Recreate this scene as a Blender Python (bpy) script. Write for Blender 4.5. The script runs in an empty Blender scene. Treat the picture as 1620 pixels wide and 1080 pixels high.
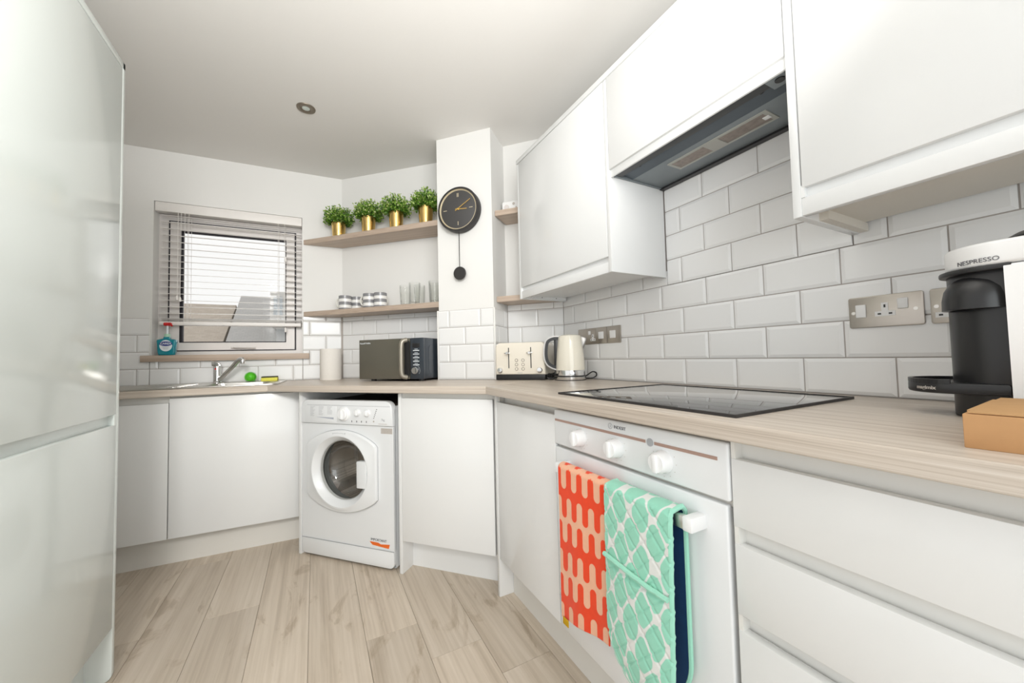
import bpy, bmesh, math, random
from mathutils import Vector, Matrix
random.seed(7)
C = bpy.context.scene.collection
PI = math.pi
sin, cos, rad = math.sin, math.cos, math.radians

# ------------------------------------------------------------------ frames
TH = 0.8220          # angle of the chamfered corner run
SK = -0.0519         # slight skew of the window wall
ANG = {'W': 0.0, 'R': -PI / 2, 'K': -TH, 'S': SK, 'T': PI / 2, 'M': -0.7582}
def w2(fr, a, b):
    c, s = cos(ANG[fr]), sin(ANG[fr])
    return (a * c - b * s, a * s + b * c)
def loc2(fr, x, y):
    c, s = cos(ANG[fr]), sin(ANG[fr])
    return (x * c + y * s, -x * s + y * c)
def meet(f1, v1, f2, v2):
    """world point where line y=v1 of frame f1 meets line y=v2 of frame f2"""
    a1, b1 = -sin(ANG[f1]), cos(ANG[f1]); a2, b2 = -sin(ANG[f2]), cos(ANG[f2])
    d = a1 * b2 - a2 * b1
    return ((v1 * b2 - v2 * b1) / d, (a1 * v2 - a2 * v1) / d)

# ------------------------------------------------------------------ materials
def new_mat(name):
    m = bpy.data.materials.new(name); m.use_nodes = True
    nt = m.node_tree; b = nt.nodes['Principled BSDF']
    return m, nt, b
def N(nt, typ, **kw):
    n = nt.nodes.new(typ)
    for k, v in kw.items():
        if k in n.inputs.keys(): n.inputs[k].default_value = v
        else: setattr(n, k, v)
    return n
def c4(c): return (c[0], c[1], c[2], 1)
def mat(name, col, rough=.5, metal=0, var=.02, vscale=8, coat=0, spec=.5, bump=0, bscale=80, emit=0, sheen=0):
    m, nt, b = new_mat(name)
    tc = N(nt, 'ShaderNodeTexCoord')
    no = N(nt, 'ShaderNodeTexNoise', Scale=vscale, Detail=3.0)
    nt.links.new(tc.outputs['Object'], no.inputs['Vector'])
    mx = N(nt, 'ShaderNodeMix', data_type='RGBA')
    mx.inputs[6].default_value = c4([max(0, x * (1 - var)) for x in col]); mx.inputs[7].default_value = c4([min(1, x * (1 + var)) for x in col])
    nt.links.new(no.outputs['Fac'], mx.inputs[0]); nt.links.new(mx.outputs[2], b.inputs['Base Color'])
    b.inputs['Roughness'].default_value = rough; b.inputs['Metallic'].default_value = metal
    b.inputs['Coat Weight'].default_value = coat; b.inputs['Coat Roughness'].default_value = .04
    b.inputs['Specular IOR Level'].default_value = spec
    b.inputs['Sheen Weight'].default_value = sheen
    if emit:
        b.inputs['Emission Color'].default_value = c4(col); b.inputs['Emission Strength'].default_value = emit
    if bump:
        n2 = N(nt, 'ShaderNodeTexNoise', Scale=bscale, Detail=3.0); nt.links.new(tc.outputs['Object'], n2.inputs['Vector'])
        bp = N(nt, 'ShaderNodeBump', Strength=bump, Distance=.002); nt.links.new(n2.outputs['Fac'], bp.inputs['Height'])
        nt.links.new(bp.outputs['Normal'], b.inputs['Normal'])
    return m
def ramp(nt, stops):
    r = N(nt, 'ShaderNodeValToRGB'); e = r.color_ramp.elements
    while len(e) < len(stops): e.new(.5)
    for el, (p, c) in zip(e, stops): el.position = p; el.color = c4(c)
    return r
def wood(name, dark, mid, light, rough=.45, sx=1.2, sy=34, spec=.4, attr=False, cracks=False):
    m, nt, b = new_mat(name); L = nt.links.new
    tc = N(nt, 'ShaderNodeTexCoord'); mp = N(nt, 'ShaderNodeMapping'); mp.inputs['Scale'].default_value = (sx, sy, sy)
    L(tc.outputs['Object'], mp.inputs['Vector'])
    vec = mp.outputs['Vector']
    if attr:
        at = N(nt, 'ShaderNodeAttribute', attribute_name='plank')
        ad = N(nt, 'ShaderNodeVectorMath', operation='MULTIPLY_ADD'); ad.inputs[1].default_value = (1, 1, 1)
        sc = N(nt, 'ShaderNodeVectorMath', operation='SCALE'); sc.inputs['Scale'].default_value = 37.0
        L(at.outputs['Vector'], sc.inputs[0]); L(vec, ad.inputs[0]); L(sc.outputs[0], ad.inputs[2]); vec = ad.outputs[0]
    n1 = N(nt, 'ShaderNodeTexNoise', Scale=1.0, Detail=6.0, Roughness=.62, Distortion=.6); L(vec, n1.inputs['Vector'])
    m2 = N(nt, 'ShaderNodeMapping'); m2.inputs['Scale'].default_value = (1, 5, 5); L(vec, m2.inputs['Vector'])
    n2 = N(nt, 'ShaderNodeTexNoise', Scale=1.6, Detail=4.0, Roughness=.6); L(m2.outputs['Vector'], n2.inputs['Vector'])
    mm = N(nt, 'ShaderNodeMath', operation='MULTIPLY_ADD'); mm.inputs[1].default_value = .45; L(n2.outputs['Fac'], mm.inputs[0])
    s5 = N(nt, 'ShaderNodeMath', operation='MULTIPLY'); s5.inputs[1].default_value = .55; L(n1.outputs['Fac'], s5.inputs[0]); L(s5.outputs[0], mm.inputs[2])
    r = ramp(nt, [(.36, dark), (.5, mid), (.64, light)]); L(mm.outputs[0], r.inputs[0])
    out = r.outputs[0]
    if attr:
        sp = N(nt, 'ShaderNodeSeparateXYZ'); L(at.outputs['Vector'], sp.inputs[0])
        mr = N(nt, 'ShaderNodeMapRange'); mr.inputs['To Min'].default_value = .92; mr.inputs['To Max'].default_value = 1.08; L(sp.outputs[0], mr.inputs['Value'])
        mu = N(nt, 'ShaderNodeVectorMath', operation='SCALE'); L(out, mu.inputs[0]); L(mr.outputs[0], mu.inputs['Scale']); out = mu.outputs[0]
    if cracks:
        m3 = N(nt, 'ShaderNodeMapping'); m3.inputs['Scale'].default_value = (1.2, .3, .3); L(vec, m3.inputs['Vector'])
        n3 = N(nt, 'ShaderNodeTexNoise', Scale=2.2, Detail=6.0, Roughness=.6, Distortion=1.6); L(m3.outputs['Vector'], n3.inputs['Vector'])
        r3 = ramp(nt, [(.585, (1, 1, 1)), (.63, (.80, .76, .70)), (.66, (.62, .57, .5))]); L(n3.outputs['Fac'], r3.inputs[0])
        m4 = N(nt, 'ShaderNodeMapping'); m4.inputs['Scale'].default_value = (.95, .22, .22); L(vec, m4.inputs['Vector'])
        vo = N(nt, 'ShaderNodeTexVoronoi', Scale=1.5); vo.inputs['Randomness'].default_value = 1.0; L(m4.outputs['Vector'], vo.inputs['Vector'])
        r4 = ramp(nt, [(.0, (.42, .37, .31)), (.045, (.62, .57, .5)), (.10, (.86, .84, .8)), (.2, (1, 1, 1))]); L(vo.outputs['Distance'], r4.inputs[0])
        for rr in (r3, r4):
            mx = N(nt, 'ShaderNodeMix', data_type='RGBA', blend_type='MULTIPLY'); mx.inputs[0].default_value = .55
            L(out, mx.inputs[6]); L(rr.outputs[0], mx.inputs[7]); out = mx.outputs[2]
    L(out, b.inputs['Base Color'])
    b.inputs['Roughness'].default_value = rough; b.inputs['Specular IOR Level'].default_value = spec
    bp = N(nt, 'ShaderNodeBump', Strength=.08, Distance=.001); L(mm.outputs[0], bp.inputs['Height']); L(bp.outputs['Normal'], b.inputs['Normal'])
    return m
def glass(name, col=(1, 1, 1), rough=0.0, ior=1.45):
    m, nt, b = new_mat(name)
    b.inputs['Base Color'].default_value = c4(col); b.inputs['Roughness'].default_value = rough
    b.inputs['Transmission Weight'].default_value = 1; b.inputs['IOR'].default_value = ior
    no = N(nt, 'ShaderNodeTexNoise', Scale=3.0); mr = N(nt, 'ShaderNodeMapRange'); mr.inputs['To Min'].default_value = rough; mr.inputs['To Max'].default_value = rough + .01
    nt.links.new(no.outputs['Fac'], mr.inputs['Value']); nt.links.new(mr.outputs[0], b.inputs['Roughness'])
    return m
def pane_mat(name, col, k=.06):
    """thin window glass: mostly see-through, faint reflection"""
    m, nt, b = new_mat(name); L = nt.links.new
    tr = N(nt, 'ShaderNodeBsdfTransparent'); tr.inputs[0].default_value = c4(col)
    gl = N(nt, 'ShaderNodeBsdfGlossy', Roughness=.02)
    no = N(nt, 'ShaderNodeTexNoise', Scale=2.0); mr = N(nt, 'ShaderNodeMapRange'); mr.inputs['To Min'].default_value = k * .8; mr.inputs['To Max'].default_value = k * 1.2
    L(no.outputs['Fac'], mr.inputs['Value'])
    mx = N(nt, 'ShaderNodeMixShader'); L(mr.outputs[0], mx.inputs[0]); L(tr.outputs[0], mx.inputs[1]); L(gl.outputs[0], mx.inputs[2])
    L(mx.outputs[0], nt.nodes['Material Output'].inputs['Surface'])
    return m
def split_mat(name, attr, lo, hi, rough=.85, thr=0.0, quilt=0, qscale=34, bump_weave=0, sheen=.2):
    """two colours split where a per-vertex pattern value crosses thr; optional quilting bump"""
    m, nt, b = new_mat(name); L = nt.links.new
    at = N(nt, 'ShaderNodeAttribute', attribute_name=attr)
    mr = N(nt, 'ShaderNodeMapRange'); mr.inputs['From Min'].default_value = thr - .0006; mr.inputs['From Max'].default_value = thr + .0006
    L(at.outputs['Fac'], mr.inputs['Value'])
    tc = N(nt, 'ShaderNodeTexCoord'); no = N(nt, 'ShaderNodeTexNoise', Scale=60.0, Detail=2.0); L(tc.outputs['Object'], no.inputs['Vector'])
    mx = N(nt, 'ShaderNodeMix', data_type='RGBA'); mx.inputs[6].default_value = c4(lo); mx.inputs[7].default_value = c4(hi)
    L(mr.outputs[0], mx.inputs[0])
    m2 = N(nt, 'ShaderNodeMix', data_type='RGBA', blend_type='MULTIPLY'); m2.inputs[0].default_value = .12
    L(mx.outputs[2], m2.inputs[6]); L(no.outputs['Fac'], m2.inputs[7]); L(m2.outputs[2], b.inputs['Base Color'])
    b.inputs['Roughness'].default_value = rough; b.inputs['Sheen Weight'].default_value = sheen
    b.inputs['Specular IOR Level'].default_value = .15
    bp = N(nt, 'ShaderNodeBump', Strength=.15, Distance=.001); L(no.outputs['Fac'], bp.inputs['Height'])
    L(bp.outputs['Normal'], b.inputs['Normal'])
    return m
def leaf_mat():
    m, nt, b = new_mat('leaf_green'); L = nt.links.new
    at = N(nt, 'ShaderNodeAttribute', attribute_name='leafv')
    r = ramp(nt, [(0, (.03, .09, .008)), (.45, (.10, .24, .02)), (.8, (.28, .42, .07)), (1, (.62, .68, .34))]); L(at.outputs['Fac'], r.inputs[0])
    L(r.outputs[0], b.inputs['Base Color']); b.inputs['Roughness'].default_value = .45
    b.inputs['Subsurface Weight'].default_value = 0
    return m
def mug_mat():
    m, nt, b = new_mat('mug_stripes'); L = nt.links.new
    tc = N(nt, 'ShaderNodeTexCoord'); sp = N(nt, 'ShaderNodeSeparateXYZ'); L(tc.outputs['Object'], sp.inputs[0])
    a = N(nt, 'ShaderNodeMath', operation='MULTIPLY'); a.inputs[1].default_value = 1 / .042; L(sp.outputs[2], a.inputs[0])
    a2 = N(nt, 'ShaderNodeMath', operation='ADD'); a2.inputs[1].default_value = .24; L(a.outputs[0], a2.inputs[0])
    f = N(nt, 'ShaderNodeMath', operation='FRACT'); L(a2.outputs[0], f.inputs[0])
    g = N(nt, 'ShaderNodeMath', operation='GREATER_THAN'); g.inputs[1].default_value = .52; L(f.outputs[0], g.inputs[0])
    mx = N(nt, 'ShaderNodeMix', data_type='RGBA'); mx.inputs[6].default_value = (.25, .25, .26, 1); mx.inputs[7].default_value = (.83, .82, .80, 1)
    L(g.outputs[0], mx.inputs[0]); L(mx.outputs[2], b.inputs['Base Color']); b.inputs['Roughness'].default_value = .25
    return m
def drum_mat():
    m, nt, b = new_mat('perforated_steel'); L = nt.links.new
    tc = N(nt, 'ShaderNodeTexCoord'); vo = N(nt, 'ShaderNodeTexVoronoi', Scale=150.0); vo.inputs['Randomness'].default_value = .1
    L(tc.outputs['Object'], vo.inputs['Vector']); r = ramp(nt, [(.2, (.03, .03, .03)), (.3, (.80, .74, .68))]); L(vo.outputs['Distance'], r.inputs[0])
    L(r.outputs[0], b.inputs['Base Color']); b.inputs['Metallic'].default_value = .55; b.inputs['Roughness'].default_value = .35
    return m
def roof_mat(name, c1, c2):
    m, nt, b = new_mat(name); L = nt.links.new
    tc = N(nt, 'ShaderNodeTexCoord'); br = N(nt, 'ShaderNodeTexBrick', Scale=4.0); br.inputs['Color1'].default_value = c4(c1); br.inputs['Color2'].default_value = c4(c2)
    br.inputs['Mortar'].default_value = c4([x * .85 for x in c1]); L(tc.outputs['Object'], br.inputs['Vector']); L(br.outputs['Color'], b.inputs['Base Color'])
    b.inputs['Roughness'].default_value = .9; b.inputs['Specular IOR Level'].default_value = .1
    return m

def tumbler_mat():
    m, nt, b = new_mat('clear_tumbler_glass'); L = nt.links.new
    tr = N(nt, 'ShaderNodeBsdfTransparent'); tr.inputs[0].default_value = (.972, .975, .97, 1)
    gl = N(nt, 'ShaderNodeBsdfGlossy', Roughness=.03); lw = N(nt, 'ShaderNodeLayerWeight', Blend=.25)
    no = N(nt, 'ShaderNodeTexNoise', Scale=30.0); bp = N(nt, 'ShaderNodeBump', Strength=.05, Distance=.001); L(no.outputs['Fac'], bp.inputs['Height']); L(bp.outputs['Normal'], gl.inputs['Normal'])
    mx = N(nt, 'ShaderNodeMixShader'); fm2 = N(nt, 'ShaderNodeMath', operation='MULTIPLY'); fm2.inputs[1].default_value = .42; L(lw.outputs['Fresnel'], fm2.inputs[0]); L(fm2.outputs[0], mx.inputs[0]); L(tr.outputs[0], mx.inputs[1]); L(gl.outputs[0], mx.inputs[2])
    L(mx.outputs[0], nt.nodes['Material Output'].inputs['Surface']); return m
M = dict(
    wall=mat('wall_paint', (.815, .81, .79), .75, var=.008, vscale=2, spec=.2),
    ceil=mat('ceiling_paint', (.81, .795, .77), .85, var=.01, vscale=1.5, spec=.1),
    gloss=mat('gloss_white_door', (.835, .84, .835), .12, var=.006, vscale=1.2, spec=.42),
    tall=mat('gloss_white_tall', (.71, .755, .735), .13, var=.01, vscale=1.2, spec=.42),  # cool greenish cast of the light is put into this white
    upper=mat('gloss_white_upper', (.82, .83, .83), .16, var=.005, vscale=1.5, spec=.4),
    carc=mat('carcass_white', (.80, .79, .755), .4, var=.01, vscale=3),
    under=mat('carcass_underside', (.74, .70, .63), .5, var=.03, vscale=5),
    plinth=mat('plinth_board', (.78, .76, .715), .4, var=.01, vscale=3),
    tile=mat('white_glazed_tile', (.855, .855, .85), .13, var=.01, vscale=4, spec=.5),
    grout=mat('grey_grout', (.46, .42, .39), .9, var=.06, vscale=40),
    trim=mat('white_trim', (.86, .85, .82), .35, var=.01),
    pvc=mat('white_pvc', (.80, .765, .74), .35, var=.012),
    seal=mat('black_seal', (.02, .018, .025), .6),
    blind=mat('blind_slat_white', (.86, .83, .80), .45, var=.01),
    work=wood('worktop_wood', (.43, .36, .295), (.585, .51, .435), (.70, .635, .565), .34, 1.0, 60, spec=.35),
    shelf=wood('shelf_wood', (.40, .305, .235), (.50, .395, .315), (.59, .485, .395), .45, 1.1, 40),
    floor=wood('floor_oak', (.47, .39, .305), (.585, .50, .405), (.665, .58, .485), .38, .9, 9, attr=True, cracks=True),
    steel=mat('brushed_steel', (.62, .60, .57), .28, 1, var=.05, vscale=25),
    steelk=mat('satin_dark_steel', (.40, .385, .37), .38, .9, var=.05),
    chrome=mat('polished_chrome', (.82, .82, .82), .07, 1, var=.02),
    nickel=mat('satin_nickel_plate', (.50, .46, .415), .36, 1, var=.05, vscale=60),
    bronze=mat('dull_bronze_metal', (.27, .235, .19), .42, .9, var=.08, vscale=40),
    white=mat('white_plastic', (.85, .85, .845), .3, var=.008),
    applw=mat('appliance_white', (.82, .835, .845), .22, var=.006, coat=.3),
    knobw=mat('knob_white', (.88, .885, .89), .2, var=.005),
    black=mat('black_plastic', (.018, .018, .019), .35, var=.1),
    satinb=mat('satin_black_plastic', (.013, .013, .014), .33, var=.1),
    mattb=mat('matt_black_paint', (.028, .026, .026), .5, var=.1),
    face=mat('clock_face_charcoal', (.062, .06, .06), .45, var=.06),
    gold=mat('brushed_gold', (.78, .54, .20), .24, 1, var=.06, vscale=30),
    gapshade=mat('gap_shade_brown', (.035, .022, .014), .6, var=.1),  # shade over the washing machine, given as a dark colour
    brass=mat('pale_gold', (.72, .63, .45), .45, .6, var=.05),
    cream=mat('cream_enamel', (.885, .825, .715), .22, var=.008, coat=.3),
    ckettle=mat('cream_kettle_enamel', (.90, .855, .735), .18, var=.008, coat=.4),
    hob=mat('black_ceramic_glass', (.012, .012, .013), .03, var=.1, spec=.8, coat=1),
    mwdoor=mat('bronze_mirror_door', (.155, .145, .115), .16, .35, var=.05, vscale=4, coat=.4),
    mwbody=mat('slate_metal_case', (.035, .045, .058), .28, .2, var=.08, coat=.3),
    hoodm=mat('grey_blue_enamel', (.225, .255, .27), .4, .25, var=.05),
    hoodshade=mat('shaded_grey_blue_enamel', (.085, .105, .125), .35, .3, var=.05),  # darker copy of the hood enamel; the slope's shading is in its colour
    hoodd=mat('dark_grey_enamel', (.055, .058, .06), .45, .2, var=.05),
    mesh=mat('grease_mesh', (.30, .255, .225), .4, .5, var=.35, vscale=70),
    card=mat('brown_cardboard', (.56, .32, .155), .8, var=.07, vscale=45, spec=.1),
    cardl=mat('brown_cardboard_lid', (.55, .33, .16), .85, var=.06, vscale=45, spec=.1),
    paper=mat('paper_towel', (.85, .815, .76), .95, var=.02, vscale=60, bump=.5, bscale=140, spec=.05),
    green=mat('bright_green_plastic', (.12, .62, .03), .4, var=.08),
    sponge=mat('yellow_sponge', (.78, .74, .12), .95, var=.1, vscale=120, bump=.5, bscale=200),
    scour=mat('dark_green_scourer', (.07, .075, .04), .95, var=.2, vscale=120),
    soap=mat('teal_liquid_bottle', (.0, .24, .31), .15, var=.06, coat=.5),
    soapred=mat('red_pump_cap', (.65, .02, .02), .35),
    navy=mat('navy_label', (.01, .03, .22), .4),
    labelw=mat('white_label', (.80, .85, .88), .5),
    orange=mat('orange_sticker', (.85, .16, .02), .5, var=.03),
    stick=mat('grey_sticker', (.50, .46, .42), .5, var=.12, vscale=120),
    ink=mat('grey_print', (.42, .43, .45), .6),
    inkd=mat('dark_print', (.12, .12, .13), .6),
    rose=mat('rose_bronze_stripe', (.50, .335, .28), .35, .3),
    soil=mat('dark_moss', (.03, .05, .012), .9, var=.3),
    leaf=leaf_mat(),
    mug=mug_mat(), mugw=mat('mug_white_glaze', (.80, .79, .74), .2, var=.01),
    drum=drum_mat(), rubber=mat('grey_rubber_gasket', (.20, .21, .21), .5, var=.08),
    drumd=mat('drum_back_steel', (.46, .41, .36), .35, .5, var=.2, vscale=20),
    gl=tumbler_mat(),
    dglass=pane_mat('smoked_door_glass', (.80, .80, .78), .09),
    pane=pane_mat('window_pane_glass', (.97, .97, .965), .04),
    lens=mat('frosted_lamp_lens', (.62, .68, .64), .3, var=.05),
    tow=split_mat('tea_towel_print', 'pat', (.90, .49, .32), (.90, .062, .010)),
    glove=split_mat('glove_print', 'pat', (.80, .81, .78), (.33, .71, .545)),
    mint=mat('mint_binding_cloth', (.34, .70, .545), .9, var=.04, vscale=120, sheen=.3, spec=.1),
    lining=mat('dark_blue_lining', (.004, .045, .135), .9, var=.15, vscale=60, sheen=.15, spec=.1),
    ochre=mat('ochre_loop', (.55, .33, .02), .9, spec=.1),
    roof1=roof_mat('brown_roof_tiles', (.52, .46, .395), (.455, .395, .335)),  # lightened brown: outdoor haze is mixed into the tile colours
    roof2=roof_mat('grey_roof_slates', (.49, .48, .465), (.455, .445, .435)),  # slate greys paled the same way, haze included
    render=mat('pale_house_render', (.60, .585, .56), .9, var=.03),
    win=mat('grey_house_glass', (.40, .43, .45), .3),
)

# ------------------------------------------------------------------ mesh building
class MB:
    def __init__(s): s.bm = bmesh.new(); s.vals = None
    def _add(s, t, mi=0):
        for f in t.faces: f.material_index = mi
        me = bpy.data.meshes.new('tmp'); t.to_mesh(me); t.free(); s.bm.from_mesh(me); bpy.data.meshes.remove(me); return s
    def box(s, x0, x1, y0, y1, z0, z1, bev=0, seg=2, mi=0):
        t = bmesh.new(); bmesh.ops.create_cube(t, size=1)
        x0, x1 = sorted((x0, x1)); y0, y1 = sorted((y0, y1)); z0, z1 = sorted((z0, z1))
        for v in t.verts: v.co = ((x0 + x1) / 2 + v.co.x * (x1 - x0), (y0 + y1) / 2 + v.co.y * (y1 - y0), (z0 + z1) / 2 + v.co.z * (z1 - z0))
        if bev: bmesh.ops.bevel(t, geom=t.edges[:], offset=min(bev, .49 * min(x1 - x0, y1 - y0, z1 - z0)), segments=seg, profile=.5, affect='EDGES')
        return s._add(t, mi)
    def lathe(s, prof, c=(0, 0, 0), seg=32, axis='z', mi=0, a0=0, a1=2 * PI):
        """prof: list of (r, h); revolve about axis through c. axis 'y': h runs along -y (out of a front face)"""
        t = bmesh.new(); full = abs(a1 - a0 - 2 * PI) < 1e-6
        n = seg if full else seg + 1
        def P(r, h, a):
            if axis == 'z': return (c[0] + r * cos(a), c[1] + r * sin(a), c[2] + h)
            if axis == 'y': return (c[0] + r * cos(a), c[1] - h, c[2] + r * sin(a))
            return (c[0] + h, c[1] + r * cos(a), c[2] + r * sin(a))
        rings = []
        for r, h in prof:
            if r < 1e-6: rings.append([t.verts.new(P(0, h, 0))])
            else: rings.append([t.verts.new(P(r, h, a0 + (a1 - a0) * i / seg)) for i in range(n)])
        for A, B in zip(rings, rings[1:]):
            m = n if full else n - 1
            for i in range(m):
                j = (i + 1) % n
                try:
                    if len(A) == 1 and len(B) == 1: continue
                    if len(A) == 1: t.faces.new((A[0], B[i], B[j]))
                    elif len(B) == 1: t.faces.new((A[i], A[j], B[0]))
                    else: t.faces.new((A[i], A[j], B[j], B[i]))
                except ValueError: pass
        bmesh.ops.recalc_face_normals(t, faces=t.faces[:])
        return s._add(t, mi)
    def cyl(s, c, r, h, axis='z', seg=32, bev=0, mi=0, r2=None):
        r2 = r if r2 is None else r2
        if bev: return s.lathe([(0, 0), (r - bev, 0), (r, bev), (r2, h - bev), (r2 - bev, h), (0, h)], c, seg, axis, mi)
        return s.lathe([(0, 0), (r, 0), (r2, h), (0, h)], c, seg, axis, mi)
    def ball(s, c, r, seg=20, mi=0, sx=1, sy=1, sz=1):
        t = bmesh.new(); bmesh.ops.create_uvsphere(t, u_segments=seg, v_segments=max(8, seg // 2), radius=r)
        for v in t.verts: v.co = (c[0] + v.co.x * sx, c[1] + v.co.y * sy, c[2] + v.co.z * sz)
        return s._add(t, mi)
    def prism(s, poly, z0, z1, bev=0, axis='z', mi=0, seg=2, holes=(), smooth_only=False):
        """extrude a polygon. axis 'z': poly in xy; axis 'y': poly in xz extruded from y=z0 to z1; axis 'x': poly in yz"""
        t = bmesh.new()
        def mk(p, h): return {'z': (p[0], p[1], h), 'y': (p[0], h, p[1]), 'x': (h, p[0], p[1])}[axis]
        if holes:
            es = []
            for loop in [poly] + list(holes):
                vs = [t.verts.new(mk(p, z0)) for p in loop]
                es += [t.edges.new((vs[i], vs[(i + 1) % len(vs)])) for i in range(len(vs))]
            bmesh.ops.triangle_fill(t, use_beauty=True, edges=es)
            g = bmesh.ops.extrude_face_region(t, geom=t.faces[:])
            dv = Vector(mk((0, 0), z1 - z0))
            for v in [e for e in g['geom'] if isinstance(e, bmesh.types.BMVert)]: v.co += dv
        else:
            A = [t.verts.new(mk(p, z0)) for p in poly]; B = [t.verts.new(mk(p, z1)) for p in poly]
            n = len(poly); t.faces.new(A); t.faces.new(B[::-1])
            for i in range(n): t.faces.new((A[i], B[i], B[(i + 1) % n], A[(i + 1) % n]))
        bmesh.ops.recalc_face_normals(t, faces=t.faces[:])
        if bev:
            k = {'z': 2, 'y': 1, 'x': 0}[axis]
            ed = [e for e in t.edges if len(e.link_faces) == 2 and e.calc_face_angle(0) > .6 and (not smooth_only or abs(e.verts[0].co[k] - e.verts[1].co[k]) < 1e-6)]
            bmesh.ops.bevel(t, geom=ed, offset=bev, segments=seg, profile=.5, affect='EDGES')
        return s._add(t, mi)
    def tube(s, pts, r, seg=10, closed=False, mi=0, cap=True):
        t = bmesh.new(); P = [Vector(p) for p in pts]; n = len(P); rings = []
        R = r if isinstance(r, (list, tuple)) else [r] * n
        up = None
        for i, p in enumerate(P):
            if closed: d = (P[(i + 1) % n] - P[i - 1])
            else: d = P[min(i + 1, n - 1)] - P[max(i - 1, 0)]
            d.normalize()
            if up is None:
                up = Vector((0, 0, 1)) if abs(d.z) < .9 else Vector((1, 0, 0))
            x = d.cross(up); 
            if x.length < 1e-5: x = d.cross(Vector((.3, .8, .1)))
            x.normalize(); y = x.cross(d); y.normalize(); up = y
            rings.append([t.verts.new(p + (x * cos(2 * PI * k / seg) + y * sin(2 * PI * k / seg)) * R[i]) for k in range(seg)])
        m = n if closed else n - 1
        for i in range(m):
            A, B = rings[i], rings[(i + 1) % n]
            for k in range(seg): t.faces.new((A[k], A[(k + 1) % seg], B[(k + 1) % seg], B[k]))
        if cap and not closed: t.faces.new(rings[0][::-1]); t.faces.new(rings[-1])
        bmesh.ops.recalc_face_normals(t, faces=t.faces[:])
        return s._add(t, mi)
    def quad(s, pts, mi=0):
        f = s.bm.faces.new([s.bm.verts.new(p) for p in pts]); f.material_index = mi; return s

def smooth_pts(P, n=6, closed=False):
    """Catmull-Rom through the points"""
    P = [Vector(p) for p in P]; out = []; m = len(P)
    for i in range(m if closed else m - 1):
        a, b, c, d = (P[(i - 1) % m], P[i], P[(i + 1) % m], P[(i + 2) % m]) if closed else (P[max(i - 1, 0)], P[i], P[i + 1], P[min(i + 2, m - 1)])
        for k in range(n):
            t = k / n
            out.append(.5 * ((2 * b) + (c - a) * t + (2 * a - 5 * b + 4 * c - d) * t * t + (3 * b - a - 3 * c + d) * t ** 3))
    if not closed: out.append(P[-1])
    return out
def rrect(x0, x1, z0, z1, r, seg=6, corners='0123'):
    """rounded rectangle points counter-clockwise: corners 0=x0z0 1=x1z0 2=x1z1 3=x0z1"""
    out = []
    cs = [(x0, z0, PI), (x1, z0, 1.5 * PI), (x1, z1, 0), (x0, z1, .5 * PI)]
    for i, (x, z, a) in enumerate(cs):
        if str(i) in corners and r > 0:
            cx = x0 + r if x == x0 else x1 - r; cz = z0 + r if z == z0 else z1 - r
            out += [(cx + r * cos(a + .5 * PI * k / seg), cz + r * sin(a + .5 * PI * k / seg)) for k in range(seg + 1)]
        else: out.append((x, z))
    return out

ORG = {}
def thing(name, label, cat, fr='W', at=(0, 0, 0), group=None, rot=None):
    o = bpy.data.objects.new(name, None); C.objects.link(o); o.empty_display_size = .05
    x, y = w2(fr, at[0], at[1]); o.location = (x, y, at[2]); o.rotation_euler = (0, 0, ANG[fr] if rot is None else rot)
    o['label'] = label; o['category'] = cat
    if group: o['group'] = group
    ORG[o.name] = Vector(at)
    return o
def obj(name, mb, m, parent=None, fr=None, at=None, angle=35, label=None, attr=None):
    me = bpy.data.meshes.new(name); mb.bm.to_mesh(me); mb.bm.free()
    for p in me.polygons: p.use_smooth = True
    me.set_sharp_from_angle(angle=rad(angle))
    for x in (m if isinstance(m, (list, tuple)) else [m]): me.materials.append(x)
    o = bpy.data.objects.new(name, me); C.objects.link(o)
    if parent is not None:
        org = ORG.get(parent.name, Vector((0, 0, 0)))
        ORG[o.name] = org
        me.transform(Matrix.Translation(-org)); o.parent = parent
    elif fr:
        at = at or (0, 0, 0)
        me.transform(Matrix.Translation(-Vector(at)))
        x, y = w2(fr, at[0], at[1]); o.location = (x, y, at[2]); o.rotation_euler = (0, 0, ANG[fr]); ORG[o.name] = Vector(at)
    if label: o['label'] = label
    if attr:
        a = me.attributes.new(attr[0], 'FLOAT', 'POINT'); a.data.foreach_set('value', attr[1])
    return o
def tag(o, label, cat, group=None):
    o['label'] = label; o['category'] = cat
    if group: o['group'] = group
    return o
def struct(name, mb, m, fr='W', parent=None, at=None, angle=35):
    o = obj(name, mb, m, parent, fr if parent is None else None, at, angle)
    o['kind'] = 'structure'; return o
def text(name, body, size, m, parent, pos, rot=(PI / 2, 0, 0), bold=0, shear=0, sx=1, align='CENTER'):
    cu = bpy.data.curves.new('t', 'FONT'); cu.body = body; cu.size = size; cu.align_x = align; cu.align_y = 'CENTER'; cu.extrude = .0003; cu.offset = bold; cu.shear = shear; cu.resolution_u = 3
    to = bpy.data.objects.new('t', cu); C.objects.link(to)
    bpy.context.view_layer.update()
    me = bpy.data.meshes.new_from_object(to.evaluated_get(bpy.context.evaluated_depsgraph_get()))
    bpy.data.objects.remove(to); bpy.data.curves.remove(cu)
    me.transform(Matrix.Diagonal((sx, 1, 1, 1)))
    o = bpy.data.objects.new(name, me); C.objects.link(o); me.materials.clear(); me.materials.append(m)
    me.name = name
    o.parent = parent; o.location = Vector(pos) - ORG.get(parent.name, Vector((0, 0, 0))); o.rotation_euler = rot
    return o
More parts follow.
